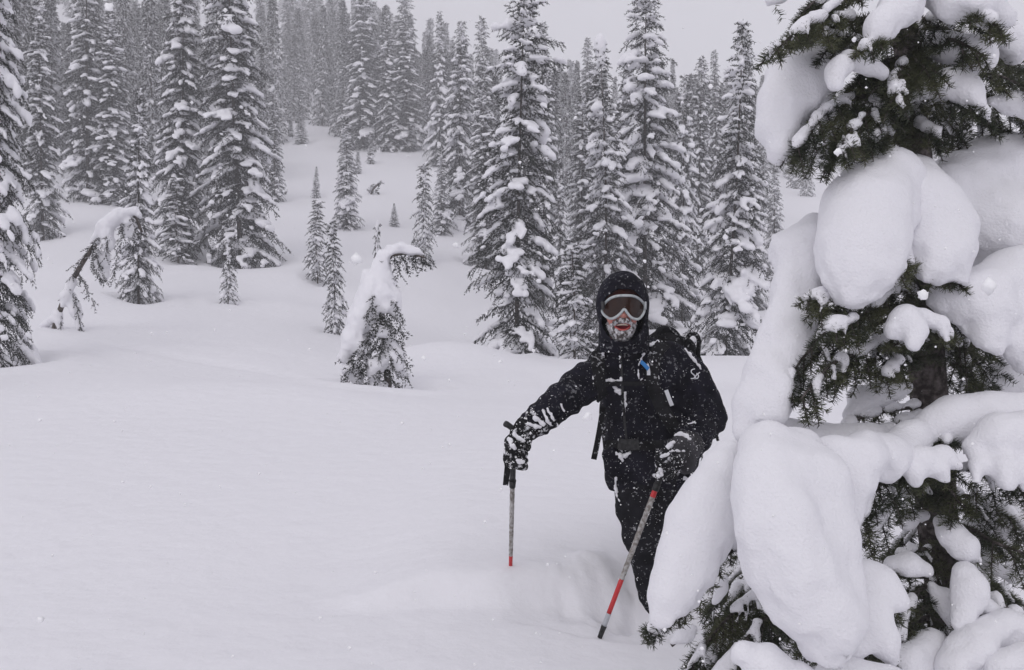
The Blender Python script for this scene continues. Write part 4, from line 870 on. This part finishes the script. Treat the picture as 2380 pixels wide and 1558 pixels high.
# jacket
J = Field(P(1190, 1160, 3.8)*[1, 0, 1] + [0, 3.6, -.02], P(1720, 760, 4.3)*[1, 0, 1] + [.03, 4.55, .06], .0075)
for a, b, ra, rb in (((1457, 868, 4.20), (1474, 1075, 4.2), .130, .125), ((1545, 868, 4.21), (1552, 1075, 4.2), .142, .132), ((1470, 1070, 4.19), (1468, 1098, 4.19), .128, .130), ((1550, 1075, 4.2), (1552, 1100, 4.2), .13, .13),
                     ((1405, 858, 4.18), (1585, 858, 4.2), .085, .085), ((1452, 800, 4.12), (1462, 860, 4.17), .085, .12), ((1400, 850, 4.18), (1452, 806, 4.14), .06, .07), ((1582, 850, 4.2), (1470, 806, 4.15), .06, .075)):
    J.cone(P(*a), P(*b), ra, rb, .045)
J.chain([P(1392, 866, 4.16), P(1352, 895, 4.08), P(1312, 925, 3.98), P(1262, 965, 3.9), P(1238, 985, 3.86)], (.088, .086, .080, .068, .062), .02)
J.chain([P(1598, 878, 4.2), P(1630, 930, 4.2), P(1645, 975, 4.19), P(1612, 1015, 4.02), P(1590, 1036, 3.92)], (.098, .092, .088, .078, .070), .02)
for (x, y, d, r) in ((1262, 966, 3.9, .071), (1248, 978, 3.875, .069), (1292, 944, 3.95, .078), (1325, 915, 4.0, .086), (1620, 1008, 4.05, .083), (1600, 1028, 3.96, .076), (1648, 968, 4.19, .093)):
    J.ell(P(x, y, d), (r*.85, r, r*.95), .012)
J.cone(P(1424, 1062, 4.1), P(1428, 1092, 4.1), .046, .048, .02)       # belt pocket bulge
J.noise(.010, 11., 21, .05); J.noise(.006, 26., 22, .04)
X, Y, Z = J.at(); J.F += (np.abs(J.F) < .04)*(.0028*np.sin(75*X + 60*Z + 3*np.sin(14*Z) + 5*Y)).astype(np.float32)
V, Q = J.nets(1); jk = mesh('jacket', V, Q, MAT['jacket'], person)
JB = BVHTree.FromPolygons([tuple(v) for v in V], [tuple(int(i) for i in q) for q in Q])
# hood
Hd = Field(HP(-70, 110, .17)*[1, 0, 1] + [0, HC[1]-.18, 0], HP(75, -95, 0)*[1, 0, 1] + [0, HC[1]+.2, 0], .0058)
def outer(off):
    G = Field.__new__(Field); G.h, G.lo, G.n = Hd.h, Hd.lo, Hd.n; G.F = np.full(Hd.n, 1.0, np.float32)
    G.ell(HP(1, -12, -.012), (.118-off, .146-off, .142-off)); G.cone(HP(1, 10, -.015), HP(6, 96, -.035), .112-off, .116-off, .03); G.ell(HP(0, 70, .01), (.1-off, .1-off, .06-off), .03); return G.F
Hd.F = np.maximum(outer(0), -outer(.014)); X, Y, Z = Hd.at()
ex, ez = (X - HP(-1, 0)[0])/(49*U), (Z - HP(0, 21)[2])/(61*U); op = (1-np.sqrt(ex**2+ez**2))*49*U
Hd.F = np.where((Y < HC[1]+.02), np.maximum(Hd.F, op), Hd.F).astype(np.float32); Hd.F = np.maximum(Hd.F, (HP(0, 108)[2]-Z).astype(np.float32)*np.ones_like(Hd.F))
Hd.noise(.005, 16., 31, .03); Hd.noise(.003, 40., 32, .03); V, Q = Hd.nets(1); hood = mesh('hood', V, Q, MAT['jacket'], person)
# trousers
Tq = Field(P(1380, 1490, 4.2)*[1, 0, 1] + [0, 3.9, -.12], P(1650, 1060, 4.2)*[1, 0, 1] + [0, 4.5, .0], .0088)
Tq.cone(P(1484, 1078, 4.2), P(1552, 1085, 4.2), .108, .115, .03)
Tq.chain([P(1479, 1100, 4.18), P(1478, 1170, 4.14), P(1490, 1245, 4.1), P(1500, 1320, 4.17), P(1508, 1400, 4.24), P(1510, 1470, 4.26)], (.106, .096, .078, .062, .055, .06), .03)
Tq.chain([P(1552, 1100, 4.2), P(1552, 1170, 4.18), P(1546, 1250, 4.14), P(1535, 1330, 4.18), P(1530, 1400, 4.2), P(1528, 1470, 4.2)], (.108, .1, .084, .07, .066, .07), .02)
Tq.noise(.010, 13., 41, .05); Tq.noise(.006, 30., 42, .04)
X, Y, Z = Tq.at(); Tq.F += (np.abs(Tq.F) < .04)*(.003*np.sin(55*Z + 25*X + 3*np.sin(9*X+4*Z))).astype(np.float32)
V, Q = Tq.nets(1); trs = mesh('trousers', V, Q, MAT['trousers'], person)
# gloves
def glove(lo, hi, palm, fingers, thumb, cuffs, h=.0042):
    G = Field(np.minimum(lo, hi)-.06, np.maximum(lo, hi)+.06, h)
    for a, b, ra, rb in palm: G.cone(P(*a), P(*b), ra, rb, .012)
    for fi in fingers: G.chain([P(*p) for p in fi[0]], fi[1], .0025)
    G.chain([P(*p) for p in thumb[0]], thumb[1], .004)
    G.noise(.0022, 60., 51, .02); V, Q = G.nets(1); g_ = mesh('glove', V, Q, MAT['glove'], person)
    C = Field(np.minimum(lo, hi)-.12, np.maximum(lo, hi)+.12, .0055)
    for a, b, ra, rb in cuffs: C.cone(P(*a), P(*b), ra, rb, .01)
    C.noise(.005, 30., 52, .03); V, Q = C.nets(1); c_ = mesh('cuff', V, Q, MAT['gauntlet'] if len(cuffs) > 2 else MAT['glove'], g_)
    return g_, c_
fl = [([(1181, y-3, 3.81), (1192, y-2, 3.772), (1208, y+1, 3.765), (1219, y+2, 3.79), (1214, y+3, 3.83), (1204, y+3, 3.845)], (.0165, .017, .0165, .016, .015, .013)) for y in (1036, 1053, 1069, 1083)]
gl, gl_c = glove(P(1165, 1095, 3.85), P(1260, 970, 3.8), [((1216, 1004, 3.86), (1194, 1030, 3.83), .040, .040), ((1194, 1030, 3.83), (1184, 1062, 3.82), .038, .028), ((1186, 1036, 3.81), (1182, 1068, 3.81), .022, .022)], fl,
    ([(1212, 1012, 3.82), (1226, 1024, 3.80), (1224, 1040, 3.785), (1214, 1046, 3.775)], (.021, .02, .018, .015)), [((1246, 981, 3.87), (1222, 998, 3.845), .066, .054), ((1222, 998, 3.845), (1208, 1010, 3.835), .056, .044)])
fr = [([(1568, y-4, 3.72), (1556, y-1, 3.672), (1542, y+1, 3.652), (1531, y+2, 3.67), (1534, y+2, 3.71), (1545, y+2, 3.725)], (.018, .018, .017, .0165, .015, .013)) for y in (1064, 1079, 1093, 1106)]
gr_, gr_c = glove(P(1520, 1120, 3.72), P(1630, 1020, 3.72), [((1584, 1050, 3.80), (1562, 1074, 3.72), .048, .046), ((1562, 1074, 3.72), (1556, 1096, 3.71), .045, .034)], fr,
    ([(1562, 1056, 3.70), (1546, 1052, 3.668), (1533, 1060, 3.66), (1530, 1074, 3.665)], (.022, .021, .019, .016)), [((1600, 1030, 3.9), (1586, 1050, 3.80), .072, .066), ((1588, 1052, 3.79), (1594, 1080, 3.75), .058, .044), ((1580, 1062, 3.75), (1566, 1072, 3.73), .052, .045)])

# backpack with its straps
pack = empty('backpack', tuple(P(1512, 1050, 4.45))); bpy.context.view_layer.update()
tag(pack, 'black backpack strapped to the person in the hooded jacket', 'backpack')
K = Field(P(1400, 1110, 4.3)*[1, 0, 1] + [0, 4.2, -.02], P(1650, 740, 4.5)*[1, 0, 1] + [0, 4.8, 0], .013)
K.chain([P(1450, 850, 4.48), P(1455, 960, 4.5), P(1460, 1060, 4.48)], (.11, .13, .12), .05); K.chain([P(1565, 850, 4.48), P(1570, 960, 4.5), P(1570, 1060, 4.48)], (.11, .13, .12), .05); K.cone(P(1510, 850, 4.5), P(1515, 1060, 4.5), .14, .15, .05)
K.noise(.010, 12., 61, .05); V, Q = K.nets(1); mesh('pack_body', V, Q, MAT['strap'], pack)
K = Field(P(1440, 880, 4.3)*[1, 0, 1] + [0, 4.2, -.02], P(1650, 730, 4.5)*[1, 0, 1] + [0, 4.75, 0], .0065)
K.chain([P(1500, 812, 4.42), P(1545, 800, 4.42), P(1590, 812, 4.42)], (.06, .07, .06), .03); K.noise(.012, 18., 62, .05); V, Q = K.nets(1); mesh('lid', V, Q, MAT['strap'], pack)
for pts_, rr in (([(1520, 800, 4.36), (1532, 768, 4.36), (1556, 765, 4.37), (1575, 780, 4.38), (1580, 800, 4.4)], .014), ([(1592, 810, 4.36), (1600, 782, 4.36), (1614, 776, 4.36), (1624, 790, 4.36), (1622, 828, 4.36)], .011)):
    v, f = tube(curve([P(*p) for p in pts_], 24), rr, 8); mesh('loop', v, f, MAT['strap'], pack)
def strap(pts_, w, off=.006, name='strap', m='strap', th=.005, parent=None, n=26):
    """webbing laid on the jacket along a line of photo points"""
    pp, nn = [], []
    for x, y in curve([(a, b, 0) for a, b in pts_], n)[:, :2]:
        r = Vector(ray(x, y)).normalized(); h_ = JB.ray_cast(Vector((0, 0, CAMZ)), r)
        if h_[0] is None: continue
        nr = np.array(h_[1]); nr = nr if nr @ np.array(r) < 0 else -nr; pp.append(np.array(h_[0]) + nr*off); nn.append(nr)
    pp, nn = np.array(pp), np.array(nn)
    for _ in range(3): pp[1:-1] = (pp[:-2]+2*pp[1:-1]+pp[2:])/4; nn[1:-1] = (nn[:-2]+2*nn[1:-1]+nn[2:])/4
    v, f = ribbon(pp, nn, w, th); return mesh(name, v, f, MAT[m], parent or pack, smooth=False)
strap([(1398, 800), (1389, 830), (1390, 870), (1397, 930), (1402, 990)], .062, .008, 'shoulder_strap', th=.012)
strap([(1545, 800), (1524, 820), (1514, 860), (1518, 900), (1540, 950), (1570, 1000)], .062, .008, 'shoulder_strap', th=.012)
strap([(1400, 892), (1440, 890), (1480, 889), (1516, 888)], .020, .012, 'chest_strap'); strap([(1395, 1034), (1440, 1036), (1500, 1036), (1560, 1032), (1590, 1026)], .042, .009, 'hip_belt', th=.010)
bk = strap([(1440, 1032), (1460, 1033), (1482, 1033)], .050, .016, 'buckle', 'black', .014, n=8)
strap([(1548, 906), (1554, 922), (1562, 942)], .018, .012, 'strap_tail', 'white', .004, n=8)
for pts_, w in (([(1402, 945, 4.14), (1396, 985, 4.1), (1388, 1030, 4.08), (1380, 1068, 4.08)], .026), ([(1606, 1060, 4.15), (1612, 1095, 4.12), (1620, 1128, 4.1)], .026), ([(1622, 826, 4.36), (1632, 850, 4.36), (1637, 872, 4.34)], .02), ([(1655, 1000, 4.3), (1664, 1010, 4.28), (1669, 1025, 4.28)], .014)):
    v, f = ribbon(curve([P(*p) for p in pts_], 14), (0, -1, 0), w, .004); mesh('strap', v, f, MAT['strap'], pack, smooth=False)
for q in range(4):
    a = np.linspace(0, 2*np.pi, 13)[:-1]; c_ = P(1632, 1062+q*9, 4.1); v, f = tube(np.array([c_ + [math.cos(x)*.005*(1 if q % 2 else .4), math.sin(x)*.004, math.sin(x+.5)*.010] for x in a]), .0018, 6, closed=True); mesh('chain_link', v, f, MAT['black'], pack)
# jacket details: zip, sleeve print, tag
strap([(1441, 800), (1444, 850), (1449, 950), (1456, 1020)], .010, .002, 'zip', 'black', .003, person)
strap([(1448, 912), (1445, 932), (1452, 950), (1450, 966)], .010, .008, 'zip_pull', 'strap', .004, person, 12)
strap([(1484, 842), (1492, 848), (1502, 858)], .018, .016, 'name_tag', 'blue', .004, person, 6); strap([(1500, 846), (1506, 872)], .016, .014, 'name_tag', 'white', .003, person, 6)
for pts_ in ([(1614, 858), (1606, 860), (1606, 868), (1614, 872), (1613, 880), (1605, 880)], [(1618, 868), (1624, 874), (1619, 882), (1614, 876), (1620, 870), (1626, 866)]):
    strap(pts_, .0045, .003, 'sleeve_print', 'white', .002, person, 16)

# powder stuck to the clothes
fg2 = np.random.default_rng(5)
OCT = np.array([(1, 0, 0), (-1, 0, 0), (0, 1, 0), (0, -1, 0), (0, 0, 1), (0, 0, -1)], float); OF = np.array([(0, 2, 4), (2, 1, 4), (1, 3, 4), (3, 0, 4), (2, 0, 5), (1, 2, 5), (3, 1, 5), (0, 3, 5)])
def flecks(pts_, rad, g):
    V = (pts_[:, None, :] + OCT[None]*rad[:, None, None]*g.uniform(.55, 1.4, (len(pts_), 6, 1))).reshape(-1, 3)
    return V, (OF[None] + 6*np.arange(len(pts_))[:, None, None]).reshape(-1, 3)
def dust(o, n, rmin, rmax, lines=(), parent=None):
    me = o.data; V = np.empty(len(me.vertices)*3, np.float32); me.vertices.foreach_get('co', V); V = V.reshape(-1, 3); N = np.empty(len(V)*3, np.float32); me.vertices.foreach_get('normal', N); N = N.reshape(-1, 3)
    w = np.clip(.35 + .5*N[:, 2] - .5*N[:, 1], .02, 1); w = w*(vnoise(V[:, 0]*9, V[:, 1]*9, V[:, 2]*9, 77)*.5+.62); w = np.clip(w, .01, None)
    i = fg2.choice(len(V), n, p=w/w.sum()); pts_ = V[i] + N[i]*.001; rad = rmin + (rmax-rmin)*fg2.random(n)**5
    P2, R2 = [pts_], [rad]
    v, f = flecks(np.concatenate(P2), np.concatenate(R2), fg2); s_ = mesh('snow_flecks', v, f, MAT['flake'], o); s_['kind'] = 'stuff'
dust(jk, 620, .0009, .0040); dust(hood, 55, .0009, .0030); dust(trs, 330, .0009, .0050); dust(gl, 260, .0012, .0060); dust(gl_c, 160, .0015, .0075); dust(gr_, 240, .0012, .006); dust(gr_c, 60, .001, .004)
def crust(name, runs, seed, parent=person):
    """caked snow along folds: photo points with a radius"""
    for q, run in enumerate(runs):
        pp, rr = [], []
        for x, y, r in run:
            d_ = Vector(ray(x, y)).normalized(); h_ = SB.ray_cast(Vector((0, 0, CAMZ)), d_)
            if h_[0] is None: continue
            pp.append(np.array(h_[0])); rr.append(M(r, 4.0))
        if len(pp) < 2: continue
        S = field_for(pp, max(rr), .0032, .02); S.chain(pp, rr, .004); S.noise(.0045, 90., seed+q, .02); S.noise(.003, 200., seed+q+9, .02); V, Q = S.nets(0)
        if len(V): mesh(name, V, Q, MAT['clump'], parent)
def bvh_of(objs):
    vs_, fs_, off = [], [], 0
    for o in objs:
        me = o.data; mw = Matrix.Identity(4)
        vs_ += [tuple(v.co) for v in me.vertices]; fs_ += [tuple(i+off for i in p.vertices) for p in me.polygons]; off += len(me.vertices)
    return BVHTree.FromPolygons(vs_, fs_)
SB = bvh_of([jk, hood, trs, gl, gl_c, gr_, gr_c])
crust('snow_crust', [
  [(1392, 884, 2.5), (1404, 886, 4), (1416, 884, 4.5), (1428, 885, 4), (1438, 884, 2.5)], [(1424, 894, 3), (1430, 900, 4), (1436, 905, 3)], [(1431, 908, 4), (1438, 908, 6), (1441, 915, 4)], [(1453, 912, 2.5), (1452, 925, 2.2), (1454, 940, 2.4), (1451, 955, 2.2), (1446, 966, 1.8)],
  [(1403, 802, 2.2), (1402, 830, 2.4), (1398, 855, 2.4), (1396, 880, 2)], [(1374, 820, 1.6), (1373, 850, 1.6), (1378, 880, 1.6)], [(1501, 812, 1.8), (1490, 835, 1.8), (1484, 850, 1.8)], [(1483, 858, 1.8), (1485, 880, 1.8), (1506, 886, 1.6), (1504, 862, 1.8)], [(1524, 850, 1.8), (1526, 865, 2.4), (1532, 880, 1.8)],
  [(1442, 830, 2), (1443, 845, 3), (1442, 855, 2)], [(1443, 878, 3), (1442, 888, 3)], [(1272, 950, 2.5), (1284, 972, 3), (1295, 990, 2.5)], [(1262, 955, 3), (1270, 975, 4), (1280, 988, 3)], [(1242, 972, 6), (1252, 978, 5), (1262, 986, 5)], [(1230, 985, 4), (1244, 992, 5), (1256, 992, 3)],
  [(1303, 940, 1.6), (1310, 955, 1.8)], [(1196, 1010, 5), (1206, 1018, 5), (1218, 1026, 4)], [(1184, 1020, 5), (1190, 1036, 5), (1196, 1042, 4)], [(1205, 1072, 5), (1214, 1074, 5)], [(1172, 1040, 3), (1173, 1052, 3)],
  [(1437, 1022, 2), (1440, 1038, 3), (1446, 1050, 2.4)], [(1449, 1024, 1.8), (1454, 1046, 2)], [(1474, 1022, 1.8), (1478, 1044, 1.8)], [(1432, 1054, 3), (1442, 1060, 6), (1452, 1060, 5), (1464, 1053, 3)], [(1443, 1064, 5), (1446, 1072, 3)],
  [(1572, 1012, 4), (1582, 1010, 6), (1594, 1014, 5), (1602, 1022, 3)], [(1552, 1042, 5), (1560, 1034, 6), (1566, 1030, 4)], [(1556, 1050, 2), (1575, 1048, 2), (1590, 1049, 1.6)], [(1538, 1062, 3), (1546, 1058, 3), (1554, 1054, 3)], [(1535, 1090, 4), (1538, 1104, 4)], [(1520, 1105, 3), (1530, 1106, 4)],
  [(1590, 1112, 4), (1598, 1114, 4)], [(1432, 1110, 3), (1430, 1130, 3), (1434, 1150, 3), (1440, 1165, 2)], [(1510, 802, 4), (1528, 796, 5), (1545, 798, 4)], [(1592, 812, 3), (1604, 826, 4), (1618, 842, 4), (1628, 856, 2.5)], [(1600, 985, 1.6), (1612, 982, 1.8), (1622, 984, 1.6)]], 700)

# ------------------------------------------------------------------ ski poles
def pole(top, bot, segs, label, name='ski_pole'):
    root = empty(name, tuple(bot)); bpy.context.view_layer.update(); tag(root, label, 'ski pole'); a, b = np.asarray(top), np.asarray(bot)
    for nm, t0, t1, r0, r1, m in segs:
        n = 30 if nm == 'cloth_tape' else 6; t = np.linspace(t0, t1, n); pts_ = a + np.outer(t, b-a); r = np.linspace(r0, r1, n)
        if nm == 'cloth_tape': r = r*(1 + .055*np.sin(np.arange(n)*2.4) + .03*np.sin(np.arange(n)*5.1)); t = np.linspace(t0, t1, 90); r = np.interp(t, np.linspace(t0, t1, n), r); pts_ = a + np.outer(t, b-a)
        v, f = tube(pts_, r, 12); mesh(nm, v, f, MAT[m], root)
    return root
pa, pb = P(1194, 998, 3.84), P(1187, 1306, 4.2)
pb = pb + (pb-pa)*.10; L_ = np.linalg.norm(pb-pa); fr_t = lambda y: (P(0, y, 4.0)[2]-pa[2])/(pb[2]-pa[2])
pl = pole(pa, pb, [('grip', 0, .335, .0145, .0135, 'black'), ('grip_collar', .33, .375, .0165, .014, 'black'), ('cloth_tape', .375, .86, .0112, .0098, 'tape'), ('shaft', .855, 1.0, .0096, .0085, 'red')],
          'taped grey ski pole planted upright, red at the snow line, in the outstretched hand')
v, f = tube(curve([P(1197, 1002, 3.84), P(1186, 992, 3.83), P(1173, 984, 3.82)], 8), np.array([.013, .0135, .013, .0128, .0128, .0135, .0145, .0125]), 10); mesh('grip_head', v, f, MAT['black'], pl)
for pts_ in ([(1178, 1060, 3.80), (1176, 1090, 3.79), (1174, 1128, 3.80)], [(1186, 1064, 3.79), (1182, 1095, 3.785), (1176, 1128, 3.80)]):
    v, f = ribbon(curve([P(*p) for p in pts_], 12), (0, -1, .1), np.linspace(.008, .020, 12), .003); mesh('wrist_strap', v, f, MAT['strap'], pl, smooth=False)
qa, qb = P(1560, 1040, 3.72), P(1397, 1474, 3.74); qb = qb + (qb-qa)*.02
t_ = lambda y: (P(0, y, 3.73)[2]-qa[2])/(qb[2]-qa[2])
pr = pole(qa, qb, [('grip', 0, t_(1128), .0145, .0130, 'black'), ('grip_collar', t_(1124), t_(1140), .0155, .0150, 'black'), ('shaft', t_(1139), t_(1156), .0118, .0118, 'red'), ('cloth_tape', t_(1155), t_(1347), .0120, .0110, 'tape'),
     ('shaft', t_(1345), t_(1428), .0108, .0105, 'red'), ('silver_band', t_(1427), t_(1457), .0114, .0112, 'silver'), ('tip', t_(1456), 1.0, .0124, .0105, 'black')],
     'slanting ski pole with red, silver and black lower end in front of the person\'s legs')
v, f = ribbon(curve([P(1566, 1092, 3.69), P(1572, 1112, 3.68), P(1562, 1124, 3.68), P(1550, 1112, 3.68)], 14), (0, -1, 0), .012, .003); mesh('wrist_strap', v, f, MAT['strap'], pr, smooth=False)

# ------------------------------------------------------------------ snowflakes in the air
sf = np.random.default_rng(31); pts_, rad = [], []
for x, y, r in ((828, 602, 12), (2297, 665, 15), (2146, 686, 11), (1947, 353, 8), (254, 18, 9), (94, 1440, 6), (985, 832, 5), (1365, 968, 9), (1287, 1048, 3), (1652, 202, 5), (1244, 70, 6), (873, 1330, 3), (1985, 92, 5), (1059, 570, 6), (1240, 815, 4), (285, 1120, 3), (745, 1437, 4), (430, 1172, 2.5), (1550, 1240, 4)):
    d = sf.uniform(.9, 1.7); pts_.append(P(x, y, d)); rad.append(M(r*1.45, d))
for _ in range(70):
    d = sf.uniform(.8, 2.2); pts_.append(P(sf.uniform(-50, 2430), sf.uniform(0, 1558), d)); rad.append(M(1.5 + 4*sf.random()**2, d))
for _ in range(1500):
    d = 1.0*(9.0)**sf.random(); pts_.append(np.array([sf.uniform(-.75, .75)*d, d, CAMZ + sf.uniform(-.5, .5)*d])); rad.append(.0010 + .0022*sf.random()**3)
pts_, rad = np.array(pts_), np.array(rad); ok = (np.arange(len(pts_)) >= 89) & (pts_[:, 2] > ground(pts_[:, 0], pts_[:, 1]) + .05)
v, f = flecks(pts_[ok], rad[ok], sf)
import bmesh
bm_ = bmesh.new(); bmesh.ops.create_icosphere(bm_, subdivisions=2, radius=1.0); iv = np.array([q.co[:] for q in bm_.verts]); bm_.verts.index_update(); ifc = np.array([[w.index for w in q.verts] for q in bm_.faces]); bm_.free()
for q in range(89):       # the nearest flakes are rounder clumps of crystals
    k_ = len(v); v = np.vstack([v, pts_[q] + iv*rad[q]*(.75 + .35*vnoise(iv[:, 0]*2.1+q, iv[:, 1]*2.1, iv[:, 2]*2.1, q))[:, None]]); f = np.vstack([f, ifc + k_])
fs = mesh('falling_snow', v, f, MAT['flake']); tag(fs, 'loose snowflakes drifting down through the air', None, None, 'stuff')
# ------------------------------------------------------------------ falling-snow haze in the air
def box(lo, hi):
    V = [(x, y, z) for x in (lo[0], hi[0]) for y in (lo[1], hi[1]) for z in (lo[2], hi[2])]
    return np.array(V), [(0, 1, 3, 2), (4, 6, 7, 5), (0, 4, 5, 1), (2, 3, 7, 6), (0, 2, 6, 4), (1, 5, 7, 3)]
hm = bpy.data.materials.new('haze'); hm.use_nodes = True; n_ = hm.node_tree.nodes; n_.clear()
vol = n_.new('ShaderNodeVolumePrincipled'); vol.inputs['Color'].default_value = (.975, .975, .995, 1); vol.inputs['Density'].default_value = 0.0034; vol.inputs['Anisotropy'].default_value = 0.2
ho = n_.new('ShaderNodeOutputMaterial'); hm.node_tree.links.new(vol.outputs[0], ho.inputs['Volume'])
zmax = max((o.location.z for o in bpy.data.objects if o.name.startswith('distant_fir')), default=60) + 18
gm = bpy.data.objects['snow_field'].data; zz = np.empty(len(gm.vertices)*3, np.float32); gm.vertices.foreach_get('co', zz); zz = zz.reshape(-1, 3)
V, F = box((-345, -345, float(zz[:, 2].min()) - 1), (345, 345, max(zmax, float(zz[:, 2].max()) + 2)))
hz = mesh('haze', V, F, hm, smooth=False); tag(hz, 'pale even haze of falling snow in the air', None, None, 'stuff')
